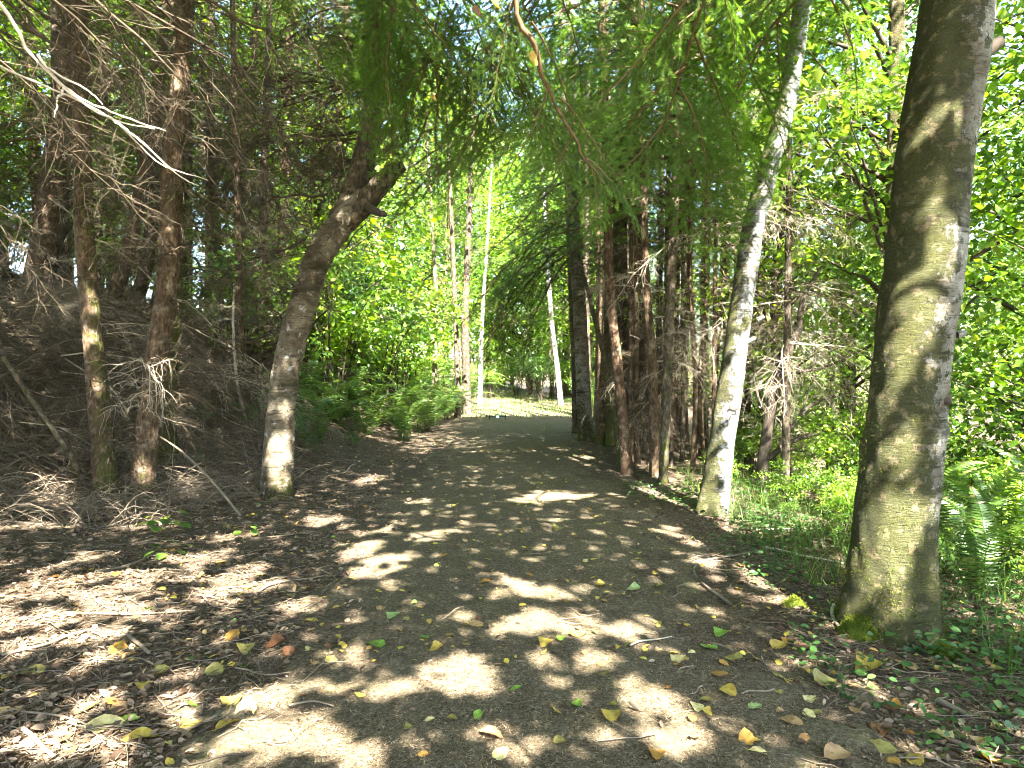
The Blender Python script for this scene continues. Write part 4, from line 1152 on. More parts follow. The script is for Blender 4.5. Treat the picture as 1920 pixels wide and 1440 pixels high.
fern(*G(735, 748)[:2], 1.2, 16, 'sword fern on the dark upper slope of the left bank')
fern(*G(690, 815)[:2], 1.1, 16, 'sword fern bending to the trail below the maple shrubs')
fern(*G(560, 800)[:2], 1.0, 15, 'sword fern peeping out left of the tall one behind the pale trunk')
fern(*G(815, 762)[:2], 1.1, 15, 'dim sword fern high behind the upright one near the trail end')
fern(*G(660, 745)[:2], 1.1, 15, 'sunlit sword fern right under the maple shrubs')
fern(*G(375, 800)[:2], .55, 13, 'small fern in the shade left of the pale leaning trunk')
fern(*G(382, 868)[:2], .28, 9, 'tiny fern tuft between the left conifers and the pale trunk')
fern(*G(665, 838)[:2], .5, 11, 'small fern hanging over the left edge of the trail')
fern(*G(765, 828)[:2], .35, 9, 'little fern sprout at the foot of the left bank')
fern(*G(465, 800)[:2], .6, 11, 'dim fern beside the thin bleached dead stem')
for i, (x, y) in enumerate([(3.2, 21.5), (2.7, 23.0), (3.9, 22.6), (2.4, 24.6), (3.0, 19.6)]):
    fern(x, y, 1.0, 14, 'sunlit fern on the little bank right of the trail end', 'ferns at the right of the trail end')
fern(2.95, 4.35, .8, 14, 'bright fern just right of the thick mossy alder', steep=(.4, 1.1))
fern(3.45, 4.9, 1.0, 15, 'tall bright fern at the far right edge of the picture', steep=(.5, 1.2))
fern(3.5, 5.6, 1.0, 15, 'fern behind the tall bright one at the right edge', steep=(.4, 1.1))
fern(-2.15, 13.6, .9, 15, 'sword fern spilling onto the left trail edge below the arching one')
fern(-2.0, 15.2, .95, 16, 'sword fern at the left trail edge halfway to the trail end')
fern(-1.85, 16.8, .95, 15, 'sword fern where the left trail edge starts to narrow')
fern(-1.75, 18.4, .9, 15, 'last dark sword fern before the sunlit grass')
fern(2.9, 5.6, .55, 11, 'fern between the thick mossy alder and the pale one')

# ------------------------------------------------------------------ grass and low green cover
def blades(geo, pts, L, w, g, bend=.5):
    n = len(pts)
    a = g.uniform(0, 6.283, n)
    d = np.stack([np.cos(a), np.sin(a), np.zeros(n)], -1)
    L = g.uniform(.5, 1.2, n) * L
    b = g.uniform(.2, 1.0, n) * bend
    per = np.stack([-d[:, 1], d[:, 0], np.zeros(n)], -1)
    vs = []
    for t_, ww in ((0, 1), (.4, .8), (.75, .5), (1, .05)):
        c = pts + d * (b * L * t_ ** 1.8)[:, None] + np.array([0, 0, 1.0]) * (L * t_ * (1 - .35 * b * t_))[:, None]
        vs += [c + per * w * ww / 2, c - per * w * ww / 2]
    v = np.stack(vs, 1)
    f = np.array([[0, 1, 3, 2], [2, 3, 5, 4], [4, 5, 7, 6]])
    F = (f[None] + (np.arange(n) * 8)[:, None, None]).reshape(-1, 4)
    geo.add(v.reshape(-1, 3), None, F, np.repeat(np.clip(g.normal(.5, .25, n), 0, 1), 8))
def on_ground(x, y, dz=0.0): return np.stack([x, y, ground_z(x, y) + dz], -1)
g = np.random.default_rng(201)
ge = Geo()
n = 7500
x, y = g.uniform(1.9, 5.2, n), g.uniform(1.6, 9.5, n)
ok = (x > 2.0 + .25 * vnoise(y, y * 0) + np.where(y < 3, .55, 0)) & (fbm(x * 1.6, y * 1.6, 0, 31) > .12)
blades(ge, on_ground(x[ok], y[ok]), .26, .007, g, .95)
tag(solo('grass', ge.mesh('right_verge_grass', M['grass'])), 'loose green grass along the right verge around the alders', 'grass', kind='stuff')
ge = Geo()
n = 9000
x, y = g.uniform(-2.5, 3.2, n), g.uniform(18.5, 34, n)
x = x + trail_cx(y)
blades(ge, on_ground(x, y), .10, .012, g, .5)
tag(solo('grass', ge.mesh('trail_end_grass', M['grass'])), 'short sunlit grass across the far end of the trail', 'grass', kind='stuff')
# low leafy cover on the right verge
ge = Geo()
n = 34000
x, y = g.uniform(1.25, 3.9, n), g.uniform(2.0, 8.5, n)
edge = 1.75 + .35 * fbm(y * .9, y * 0 + 5, 0, 33)
edge = np.where(y > 4.3, edge - .35 * sstep((y - 4.3) / 1.5), edge)
dens = fbm(x * 2.2, y * 2.2, 0, 34) * .5 + .30
ok = (x > edge) & (g.uniform(0, 1, n) < dens)
p = on_ground(x[ok], y[ok], .0) + np.stack([np.zeros(ok.sum()), np.zeros(ok.sum()), g.uniform(0, 1, ok.sum()) ** 2 * .17 + .01], -1)
a = g.uniform(0, 6.283, len(p))
inst(ge, LEAF6[0], LEAF6[1], frames(np.stack([np.cos(a), np.sin(a), g.uniform(-.3, .4, len(p))], -1), g.normal(0, .4, len(p))), p, g.uniform(.014, .055, len(p)), np.clip(g.normal(.4, .25, len(p)), 0, 1))
tag(solo('ground_cover', ge.mesh('ground_cover', M['leaf_deep'])), 'low leafy green ground cover on the right verge', 'ground cover', kind='stuff')

# moss cushions by the thick alder
def mound(px, py, r, h, label, seed):
    b = G(px, py)
    g = np.random.default_rng(seed)
    e = empty('moss_clump', b, label, 'moss')
    th, ph = np.meshgrid(np.linspace(0, np.pi / 2, 12), np.linspace(0, 2 * np.pi, 25)[:-1], indexing='ij')
    rr = 1 + .22 * fbm(np.cos(ph) * np.sin(th) * 2 + seed, np.sin(ph) * np.sin(th) * 2, np.cos(th) * 2, seed)
    v = np.stack([r * np.sin(th) * np.cos(ph) * rr, r * .85 * np.sin(th) * np.sin(ph) * rr, h * np.cos(th) * rr - .02], -1).reshape(-1, 3)
    f = [[i * 24 + j, (i + 1) * 24 + j, (i + 1) * 24 + (j + 1) % 24, i * 24 + (j + 1) % 24] for i in range(11) for j in range(24)]
    part('cushion', Geo().add(v, None, f, .4).mesh('cushion', M['moss'], True), e)
    n = 2600
    k = g.integers(0, len(v), n)
    d = norm(v[k] / [r, r, h] + g.normal(0, .45, (n, 3)) + [0, 0, .2])
    fz = Geo()
    inst(fz, np.array([[0, .13, 0], [0, -.13, 0], [1, 0, 0]]), np.array([[0, 1, 2]]), frames(d), v[k] + g.normal(0, .006, (n, 3)), g.uniform(.008, .02, n), g.uniform(.2, 1, n))
    o = part('moss', fz.mesh('moss_fuzz', M['moss']), e); o['kind'] = 'stuff'
mound(1615, 1190, .13, .11, 'rounded green moss cushion at the foot of the thick alder', 3)
mound(1490, 1137, .07, .065, 'small bright moss cushion left of the thick alder', 4)
mound(1775, 1225, .10, .05, 'low moss tuft right of the thick alder foot', 5)

# ------------------------------------------------------------------ litter (uncountable)
g = np.random.default_rng(301)
def scatter(n, zmin, zmax, pw=1.0):
    """points over the picture's ground, denser near the camera"""
    y = zmin * (zmax / zmin) ** (g.uniform(0, 1, n) ** pw)
    x = g.uniform(-.86, .86, n) * (y + .25)
    return x, y
x, y = scatter(230000, 1.7, 13)
ge = Geo()
a = g.uniform(0, 6.283, len(x))
d = np.stack([np.cos(a), np.sin(a), g.normal(.08, .16, len(x))], -1)
scl = np.stack([g.uniform(.008, .03, len(x)), g.uniform(.0022, .0065, len(x)), np.ones(len(x))], -1)
inst(ge, np.array([[0, .5, 0], [0, -.5, 0], [1, 0, 0]]), np.array([[0, 1, 2]]), frames(d), on_ground(x, y, .004), scl, np.clip(g.normal(.5, .25, len(x)), 0, 1))
tag(solo('needle_litter', ge.mesh('needle_litter', M['duffneedle'])), 'fine dry needle litter covering the trail and its edges', 'litter', kind='stuff')
# dead leaves, thick on both sides, thin on the trail
x, y = scatter(76000, 1.7, 17)
u = np.abs(x - trail_cx(y))
keep = np.where(x < 0, sstep((u - .85) / .9) * .9 + .012, sstep((u - 1.2) / .6) * .55 + .015)
ok = g.uniform(0, 1, len(x)) < keep * (.55 + .45 * (fbm(x * 1.7, y * 1.7, 0, 41) > -.2))
x, y = x[ok], y[ok]
a = g.uniform(0, 6.283, len(x))
d = np.stack([np.cos(a), np.sin(a), g.normal(.05, .25, len(x))], -1)
ge = Geo()
curl = LEAF6[0].copy(); curl[:, 2] = .5 * np.abs(curl[:, 1]) + .25 * (curl[:, 0] - .5) ** 2
ls = g.uniform(.014, .05, len(x)) * np.where(g.uniform(0, 1, len(x)) < .08, 1.5, 1)
inst(ge, curl, LEAF6[1], frames(d, g.normal(0, .7, len(x))), on_ground(x, y, .007), np.stack([ls, ls * g.uniform(.25, 1.1, len(x)), ls * g.uniform(.3, 1.6, len(x))], -1), np.clip(g.normal(.38, .24, len(x)), 0, 1))
tag(solo('leaf_litter', ge.mesh('leaf_litter', M['litter'])), 'brown dead leaf litter covering the forest floor', 'litter', kind='stuff')
# crumbled twig bits
x, y = scatter(9000, 1.7, 14)
u = np.abs(x - trail_cx(y))
ok = g.uniform(0, 1, len(x)) < np.where(x < 0, sstep((u - .9) / .9), .8 * sstep((u - 1.3) / .6)) * .8 + .04
x, y = x[ok], y[ok]
a = g.uniform(0, 6.283, len(x)); L = g.uniform(.05, .28, len(x))
s5 = np.linspace(-.5, .5, 4)
px_ = x[:, None] + np.cos(a)[:, None] * s5 * L[:, None] + g.normal(0, .006, (len(x), 4))
py_ = y[:, None] + np.sin(a)[:, None] * s5 * L[:, None] + g.normal(0, .006, (len(x), 4))
pz_ = ground_z(px_, py_) + .008 + np.abs(g.normal(0, .012, (len(x), 4)))
ge = Geo()
tubes(ge, np.stack([px_, py_, pz_], -1), g.uniform(.0012, .0032, len(x))[:, None] * np.ones((1, 4)), 3, g.uniform(0, 1, len(x)))
tag(solo('twig_litter', ge.mesh('twig_litter', M['stick'])), 'small broken dry twigs strewn over the forest floor', 'litter', kind='stuff')

# tangle of fine dead twigs over the left bank
n = 5200
y = g.uniform(6.2, 15.5, n)
x = -g.uniform(.30, .80, n) * y
ok = x < -2.6 - .25 * np.maximum(0, 9 - y)
x, y = x[ok], y[ok]
m_ = len(x)
a = g.uniform(0, 6.283, m_); L = g.uniform(.25, 1.0, m_)
s7 = np.linspace(0, 1, 7)
rise = g.uniform(.0, .45, m_) * L
bend = g.normal(0, .25, m_) * L
px_ = x[:, None] + np.cos(a)[:, None] * s7 * L[:, None] - np.sin(a)[:, None] * bend[:, None] * s7 ** 2 + np.cumsum(g.normal(0, .008, (m_, 7)), 1)
py_ = y[:, None] + np.sin(a)[:, None] * s7 * L[:, None] + np.cos(a)[:, None] * bend[:, None] * s7 ** 2 + np.cumsum(g.normal(0, .008, (m_, 7)), 1)
pz_ = height(px_, py_) + .01 + np.sin(s7 * 2.6)[None] * rise[:, None]
ge = Geo()
tubes(ge, np.stack([px_, py_, pz_], -1), g.uniform(.002, .006, m_)[:, None] * np.linspace(1, .4, 7)[None], 3, g.uniform(0, 1, m_))
tag(solo('twig_tangle', ge.mesh('twig_tangle', M['stick'])), 'tangle of fine dead twigs covering the left bank', 'twigs', kind='stuff')

# ------------------------------------------------------------------ sticks one can pick out
STG = 'short dry sticks lying on the left litter'
def stick(a, b, r, label, mat='stick', bow=.03, group=None, lift=.012, seed=0):
    p0, p1 = G(*a), G(*b)
    pts = []
    for t_ in np.linspace(0, 1, 5):
        q = p0 + (p1 - p0) * t_
        per = np.array([-(p1 - p0)[1], (p1 - p0)[0], 0]) * bow * math.sin(t_ * 5 + seed)
        q = q + per
        q[2] = float(ground_z(q[0], q[1])) + lift + r * .5
        pts.append(q)
    return pole(pts, r, r * .65, M[mat], 'fallen_stick', label, 'stick', group, seed=seed + 3, rings=16, sides=7, amp=.12, moss=moss_left(.35, 0, 1))
stick((180, 1078), (290, 1040), .013, 'thick mossy stick below the small green plant on the left', seed=1)
stick((5, 1235), (165, 1188), .010, 'stick lying at the left picture edge in sun', 'stick', seed=2)
stick((235, 1188), (275, 1232), .014, 'short grey stub lying across the left litter', seed=3)
stick((90, 1158), (365, 1150), .007, 'long slim twig through the sunny left patch', 'stick', seed=4)
stick((0, 1330), (180, 1370), .006, 'thin curved twig at the bottom left edge', seed=5)
stick((480, 1115), (600, 1080), .007, 'bent grey twig at the left edge of the trail', seed=6, bow=.12)
stick((40, 1375), (105, 1425), .010, 'smooth tan stick in the bottom left corner', 'dead_pale', seed=7)
stick((375, 1382), (450, 1330), .006, 'dark twig bent beside the large pale leaf', 'darkwood', seed=8)
stick((500, 1010), (590, 1000), .006, 'thin twig right of the second small plant', seed=9)
stick((640, 890), (668, 872), .009, 'short pale stick at the left trail edge', 'dead_pale', seed=10)
stick((0, 905), (75, 890), .014, 'light grey stick at the left edge below the bank', 'dead_pale', seed=11)
stick((1330, 1128), (1400, 1020), .010, 'crooked grey stick on the right verge', seed=12, bow=.16)
stick((1425, 1010), (1520, 985), .008, 'forked-looking pale branch between the two alders', 'dead_pale', seed=13, bow=.15)
stick((1430, 1030), (1590, 1062), .010, 'long pale stick pointing at the thick alder', 'dead_pale', seed=14)
stick((1560, 1140), (1572, 1185), .014, 'short lichen-covered stub left of the moss cushion', 'dead_pale', seed=15)
stick((1780, 1395), (1915, 1440), .012, 'dark stick in the bottom right corner', 'darkwood', seed=16)
stick((1760, 1320), (1815, 1350), .014, 'broken strip of bark on the right verge', 'stick', seed=17)
stick((1180, 1218), (1258, 1200), .005, 'thin pale twig on the right half of the trail', 'dead_pale', seed=18)
stick((1540, 1030), (1600, 985), .014, 'dark stick leaning behind the thick alder', 'darkwood', seed=19)
for i in range(34):
    x0, y0 = random.uniform(0, 620), random.uniform(965, 1430)
    a = random.uniform(0, 3.14); l = random.uniform(40, 130)
    q = (x0 + math.cos(a) * l, min(1436, max(950, y0 + math.sin(a) * l * .35)))
    stick((x0, y0), q, random.uniform(.003, .0065), 'slim dry stick lying in the litter left of the trail', random.choice(['stick', 'stick', 'stick', 'darkwood']), .1, STG, .01, i)
for i in range(14):
    x0, y0 = random.uniform(1250, 1600), random.uniform(960, 1300)
    a = random.uniform(0, 3.14); l = random.uniform(40, 100)
    stick((x0, y0), (x0 + math.cos(a) * l, y0 + math.sin(a) * l * .35), random.uniform(.003, .006), 'slim dry stick lying on the green right verge', 'stick', .1, 'short dry sticks on the right verge', .012, i)
for i in range(30):
    x0, y0 = random.uniform(0, 500), random.uniform(720, 930)
    a = random.uniform(-.6, .9); l = random.uniform(60, 170)
    stick((x0, y0), (x0 + math.cos(a) * l, y0 + math.sin(a) * l * .6), random.uniform(.005, .011), 'dry branch lying on the shaded slope of the left bank', random.choice(['stick', 'dead_pale']), .08, 'dry branches on the left bank', .05, i)

# dead brush heaped on the left bank
for i in range(95):
    b = G(random.uniform(-20, 520), random.uniform(600, 905))
    me, L = random.choice(DEAD + PALEB[:1])
    a = random.uniform(0, 6.283)
    o = solo('dead_brush', me, b + [0, 0, random.uniform(.05, .3)], (random.uniform(-.6, .6), random.uniform(.0, .35), a), random.uniform(.5, 1.0))
    tag(o, 'dry twiggy brush lying on the shaded left bank', 'brush', 'dry brush heaped on the left bank')
for i in range(70):
    b = G(random.uniform(-20, 470), random.uniform(585, 760))
    me, L = random.choice(DEAD + DEAD + PALEB)
    o = solo('dead_brush', me, b + [0, 0, random.uniform(.1, .5)], (random.uniform(-.8, .8), random.uniform(-.1, .4), random.uniform(0, 6.283)), random.uniform(.8, 1.4))
    tag(o, 'dry twiggy brush on the upper slope of the left bank', 'brush', 'dry brush on the upper left bank')

# ------------------------------------------------------------------ fallen leaves one can pick out
def fallen_mesh(shape, col, seed):
    g = np.random.default_rng(seed)
    nx, ny = 9, 5
    xs = np.linspace(0, 1, nx)
    if shape == 'round': wdt = .46 * np.sin(np.pi * xs ** .75) ** .6
    elif shape == 'heart': wdt = .50 * np.where(xs < .28, (xs / .28) ** .35, ((1 - xs) / .72) ** .8)
    else: wdt = .30 * np.sin(np.pi * xs ** .85) ** .8
    v = []
    cu, be, tw = g.uniform(-.2, .9), g.uniform(-.4, .6), g.uniform(-.45, .45)
    for i in range(nx):
        for j in range(ny):
            q = (j - 2) / 2
            yv = wdt[i] * q * (1 + .06 * math.sin(i * 3.1 + seed))
            z = cu * yv * yv * 1.6 + be * (xs[i] - .5) ** 2 * .7 + tw * yv * (xs[i] - .5) * .6 + .012 * math.cos(i * 6.28 / 2) * abs(q)
            v.append((xs[i] - .5, yv, z))
    f = [[i * ny + j, i * ny + j + 1, (i + 1) * ny + j + 1, (i + 1) * ny + j] for i in range(nx - 1) for j in range(ny - 1)]
    v = np.array(v); v[:, 2] -= v[:, 2].min()
    ge = Geo().add(v, None, f, g.uniform(.2, .8))
    st = np.linspace(0, 1, 4)
    tubes(ge, np.stack([-.5 - .28 * st, .05 * st ** 2, v[2, 2] + .04 * st], -1)[None], np.array([[.012, .01, .009, .009]]), 3, .3)
    return ge.mesh('fallen_leaf', M['fallen_' + col], True)
FM = {}
def fallen(px, py, size_px, col, shape, label, group=None, rz=None, tilt=.18):
    b = G(px, py)
    key = (shape, col, random.randrange(3))
    if key not in FM: FM[key] = fallen_mesh(shape, col, hash((shape, col)) % 97 + key[2] if False else (len(shape) * 7 + len(col) * 13 + key[2] * 5))
    d = float(np.linalg.norm(b - EYE))
    s = size_px / FPX * d
    b[2] = float(ground_z(b[0], b[1])) + .008
    o = solo('fallen_leaf', FM[key], b, (random.gauss(0, tilt), random.gauss(0, tilt), random.uniform(0, 6.283) if rz is None else rz), s)
    return tag(o, label, 'leaf', group)
HERO = [
 (735, 1161, 32, 'pale green', 'heart', 'pale green heart-shaped leaf left of the trail middle'), (702, 1217, 40, 'green', 'round', 'bright green leaf on the left half of the trail'),
 (817, 1224, 30, 'yellow', 'heart', 'yellow leaf just below the shaded left trail middle'), (795, 1203, 20, 'green', 'round', 'small dark green leaf above a yellow one on the trail'),
 (762, 1166, 20, 'olive', 'long', 'small olive leaf right beside the pale green heart-shaped one'), (911, 1097, 26, 'orange', 'long', 'amber leaf alone near the left of the first big sun patch'),
 (1060, 1133, 24, 'orange', 'long', 'orange leaf at the right rim of the first big sun patch'), (894, 1177, 32, 'tan', 'long', 'ochre leaf lying flat at the trail centre'),
 (1078, 1331, 34, 'green', 'round', 'flat dull green round leaf near the bottom centre'), (1145, 1352, 40, 'yellow', 'round', 'glowing yellow curled leaf near the bottom centre'),
 (921, 1387, 52, 'tan', 'long', 'large tan leaf in sun at the bottom centre'), (1021, 1214, 34, 'yellow', 'heart', 'yellow leaf standing up in the central sun patch'),
 (1051, 1206, 22, 'green', 'heart', 'small green leaf in the central sun patch'), (1078, 1197, 32, 'orange', 'long', 'orange leaf paired with a yellow one in the central sun patch'),
 (1094, 1195, 24, 'yellow', 'heart', 'yellow half of the leaf pair in the central sun patch'), (1124, 1250, 24, 'orange', 'long', 'orange leaf right of the central sun patch'),
 (967, 1300, 24, 'green', 'long', 'small green leaf in shade near the bottom centre'), (1187, 1110, 30, 'pale green', 'heart', 'pale green leaf at the right side of the trail'),
 (1125, 1103, 26, 'yellow', 'heart', 'yellow leaf pair member left of the pale green right leaf'), (1045, 997, 26, 'olive', 'heart', 'olive yellow leaf standing on the shaded trail'),
 (848, 1357, 22, 'olive', 'round', 'small ochre leaf in shade at bottom centre left'), (1275, 1245, 32, 'pale yellow', 'heart', 'pale yellow leaf at the right trail edge'),
 (1328, 1220, 34, 'green', 'heart', 'folded green leaf on the right trail edge'), (1350, 1193, 34, 'green', 'heart', 'yellow-green leaf with spread points above the folded green leaf'),
 (1366, 1304, 34, 'yellow', 'round', 'clear yellow round leaf at the right trail edge'), (1417, 1331, 28, 'pale green', 'round', 'pale green round leaf right of the yellow round one'),
 (1347, 1270, 36, 'orange', 'heart', 'amber curled leaf above the yellow round leaf'), (1375, 1240, 36, 'olive', 'heart', 'dull olive leaf below the folded green leaf'),
 (1460, 1215, 32, 'yellow', 'round', 'yellow round leaf among brown leaves near the moss cushion'), (1628, 1258, 62, 'yellow', 'heart', 'large torn yellow leaf right of the moss cushion'),
 (1548, 1281, 46, 'olive', 'heart', 'green and orange leaf left of the large torn yellow leaf'), (1699, 1250, 52, 'tan', 'long', 'ribbed tan leaf right of the large torn yellow leaf'),
 (1757, 1385, 50, 'pale yellow', 'heart', 'pale yellow heart leaf in the lower right corner'), (1650, 1405, 54, 'olive', 'long', 'yellow-green leaf below a red-brown one at lower right'),
 (1650, 1373, 50, 'brown', 'long', 'red-brown crumpled leaf at lower right'), (1484, 1357, 42, 'tan', 'long', 'ribbed tan leaf at the lower right of the trail'),
 (1400, 1395, 46, 'orange', 'long', 'orange-brown rolled leaf at the lower right of the trail'), (1526, 1340, 34, 'olive', 'long', 'olive leaf on the lower right verge'),
 (1856, 1428, 46, 'yellow', 'heart', 'golden leaf at the bottom right edge'), (1506, 1217, 36, 'brown', 'long', 'rusty leaf beside the yellow round leaf near the moss cushion'),
 (1425, 1420, 40, 'pale yellow', 'long', 'cream leaf at the bottom right of the trail'), (1230, 1425, 54, 'orange', 'long', 'orange-edged leaf cut by the bottom picture edge'), (1570, 1420, 60, 'tan', 'long', 'brown ribbed leaf at the bottom right'),
 (355, 1369, 40, 'yellow', 'round', 'bright yellow-green leaf at the bottom left'), (237, 1355, 46, 'green', 'long', 'bright green narrow leaf at the bottom left'),
 (462, 1335, 62, 'pale yellow', 'long', 'large cream leaf in the brightest bottom left sun patch'), (430, 1365, 54, 'yellow', 'long', 'golden leaf left of the large cream leaf'),
 (200, 1365, 70, 'pale yellow', 'long', 'long pale yellow leaf at the bottom left'), (262, 1388, 58, 'yellow', 'long', 'yellow leaf right of the long pale yellow leaf'),
 (433, 1322, 40, 'olive', 'round', 'olive ribbed leaf above the large cream leaf'), (300, 1266, 36, 'olive', 'round', 'dull olive leaf in left shade'),
 (432, 1197, 38, 'orange', 'heart', 'vivid orange leaf left of the trail'), (460, 1222, 36, 'olive', 'heart', 'dull ochre leaf under the vivid orange one'),
 (515, 1211, 40, 'brown', 'heart', 'brown-orange leaf right of the vivid orange one'), (455, 1253, 28, 'green', 'round', 'small bright green leaf left of the trail'),
 (265, 1290, 26, 'yellow', 'heart', 'golden leaf in left shade'), (60, 1266, 64, 'olive', 'long', 'large ochre leaf pair near the left edge'), (12, 1345, 44, 'tan', 'round', 'brown-yellow leaf at the bottom left edge'),
 (126, 1156, 34, 'pale yellow', 'long', 'pale yellow leaf in the sunny left patch'), (585, 1166, 26, 'yellow', 'long', 'narrow yellow leaf at the left trail edge'),
 (222, 1221, 52, 'orange', 'long', 'long orange leaf in the left litter'), (403, 1262, 34, 'olive', 'round', 'round olive leaf left of the small bright green one'),
 (415, 1056, 22, 'yellow', 'round', 'yellow leaf beside the bright patch below the small plants'), (163, 1071, 20, 'yellow', 'round', 'small yellow leaf in the dark left litter'),
 (225, 1330, 46, 'tan', 'long', 'tan leaf over the bright green narrow leaf'), (160, 1330, 50, 'olive', 'long', 'ochre leaf with curled edge at lower left'), (98, 1395, 60, 'brown', 'long', 'brown curled leaf in the bottom left corner'),
 (320, 1035, 20, 'orange', 'long', 'small orange leaf beside the thick mossy stick'), (545, 1120, 24, 'olive', 'long', 'olive leaf by the bent grey twig'), (620, 1245, 40, 'pale yellow', 'long', 'pale leaf at the sunny left trail edge')]
for h in HERO: fallen(h[0], h[1], h[2] * .88, *h[3:])
LG = [('left', (0, 640), (980, 1435), 66, 'small dry leaf scattered on the litter left of the trail', 'small leaves scattered left of the trail'),
      ('trail', (640, 1300), (860, 1435), 40, 'small yellowish leaf scattered on the trail', 'small leaves scattered on the trail'),
      ('right', (1230, 1900), (1000, 1435), 62, 'small dry leaf scattered on the right verge', 'small leaves scattered on the right verge'),
      ('far', (760, 1130), (800, 900), 34, 'tiny yellow leaf on the far shaded stretch of trail', 'tiny leaves on the far trail')]
for nm, xr, yr, n, lab, gp in LG:
    for i in range(n):
        px, py = random.uniform(*xr), random.uniform(*yr)
        d = G(px, py)[1]
        sz = random.uniform(.03, .06) * FPX / d
        col = random.choices(['yellow', 'olive', 'tan', 'orange', 'pale yellow', 'brown', 'green'], [4, 3, 3, 2, 1.5, 1.5, .6] if nm != 'far' else [5, 3, 1, 0, 2, 0, 1])[0]
        sh = random.choice(['round', 'heart', 'long'])
        fallen(px, py, sz, col, sh, lab.replace('yellowish leaf', 'leaf').replace('yellow leaf', 'leaf').replace('dry leaf', 'leaf').replace(' leaf ', f' {col} {dict(round="round", heart="heart-shaped", long="narrow")[sh]} leaf ', 1), gp, tilt=.25)
# the many more small ones
g = np.random.default_rng(302)
ge = Geo()
x, y = scatter(1500, 3.4, 19)
ok = np.abs(x) < 3.2
x, y = x[ok], y[ok]
a = g.uniform(0, 6.283, len(x))
inst(ge, LEAF6[0], LEAF6[1], frames(np.stack([np.cos(a), np.sin(a), g.normal(0, .15, len(x))], -1), g.normal(0, .35, len(x))), on_ground(x, y, .012), g.uniform(.022, .055, len(x)), g.uniform(0, 1, len(x)))
M['tinyleaf'] = mat_leaf('small_fallen_leaf', [(0, (.22, .13, .05)), (.4, (.40, .27, .07)), (.8, (.55, .42, .05)), (1, (.30, .36, .08))], .2, 1.1)
tag(solo('fallen_leaves', ge.mesh('fallen_leaves', M['tinyleaf'])), 'tiny yellow and tan leaves strewn all along the trail', 'leaves', kind='stuff')

# ------------------------------------------------------------------ small plants
def seedling(px, py, hgt, n, label, size=.05, mat='leaf_deep', seed=1):
    b = G(px, py)
    g = np.random.default_rng(seed)
    e = empty('small_plant', b, label, 'plant')
    w = Geo(); s = np.linspace(0, 1, 5)
    stem = np.stack([.03 * s, .01 * s, hgt * s - .01], -1)
    tubes(w, stem[None], np.linspace(.003, .0015, 5)[None], 4)
    for i in range(n):
        a = i * 2.4 + g.uniform(-.3, .3); q = .45 + .55 * i / n
        p0 = np.array([.03 * q, 0, hgt * q])
        dr = np.array([math.cos(a), math.sin(a), .1])
        ln = size * g.uniform(.8, 1.6)
        tubes(w, (p0 + dr * ln * np.linspace(0, 1, 3)[:, None])[None], np.full((1, 3), .001), 3)
        lg = Geo()
        inst(lg, LEAF6[0] * [1, 1.35, 1], LEAF6[1], frames(np.array([dr + [0, 0, -.35]]), np.array([g.normal(0, .3)])), (p0 + dr * ln)[None], np.array([size * g.uniform(.8, 1.25)]), g.uniform(.2, .9))
        part('leaf', lg.mesh('plant_leaf', M[mat], True), e)
    part('stem', w.mesh('plant_stem', M['twig']), e)
seedling(300, 1000, .16, 12, 'small green leafy plant left of the trail, upper of two tufts', .10, 'leaf', seed=1)
seedling(310, 1042, .07, 10, 'small green leafy plant close in front of the upper tuft on the left', .09, 'leaf', seed=2)
seedling(452, 1005, .10, 6, 'thin little green plant between the left plant and the trail', .08, 'leaf', seed=3)
seedling(480, 950, .07, 5, 'tiny green sprout left of the pale leaning trunk foot', .05, seed=4)
seedling(97, 966, .04, 2, 'round-leaved sprout at the far left', .09, 'leaf_bright', seed=5)
seedling(153, 956, .04, 2, 'single round green leaf sprout before the left conifers', .09, 'leaf_bright', seed=6)
seedling(360, 1240, .05, 4, 'tiny dark green sprout in the left litter', .03, seed=7)
seedling(1290, 935, .16, 12, 'bright low plant left of the pale alder foot', .07, 'leaf', seed=8)
seedling(1240, 945, .12, 9, 'bright low plant at the right trail edge before the conifers', .06, 'leaf', seed=9)
seedling(1700, 1215, .10, 6, 'low green plant at the foot of the thick alder', .055, seed=10)
seedling(1400, 975, .16, 10, 'leafy plant right of the pale alder foot', .06, seed=11)

# yellow leaves caught in the hanging boughs
def caught(px, py, d, s, col, label, rx):
    key = ('round', col, 9)
    if key not in FM: FM[key] = fallen_mesh('round', col, 5)
    tag(solo('caught_leaf', FM[key], P(px, py, d), (rx, .3, .8), s), label, 'leaf')
caught(998, 113, 3.38, .075, 'yellow', 'yellow round leaf caught in the boughs hanging at top centre', R(80))
caught(928, 10, 3.3, .07, 'yellow', 'yellow leaf caught at the very top left of the hanging stem', R(60))
caught(812, 185, 5.0, .06, 'yellow', 'small yellow leaf caught in the dark boughs above the broken limb', R(70))
caught(893, 25, 3.6, .07, 'brown', 'brown curled leaf caught near the top centre', R(75))

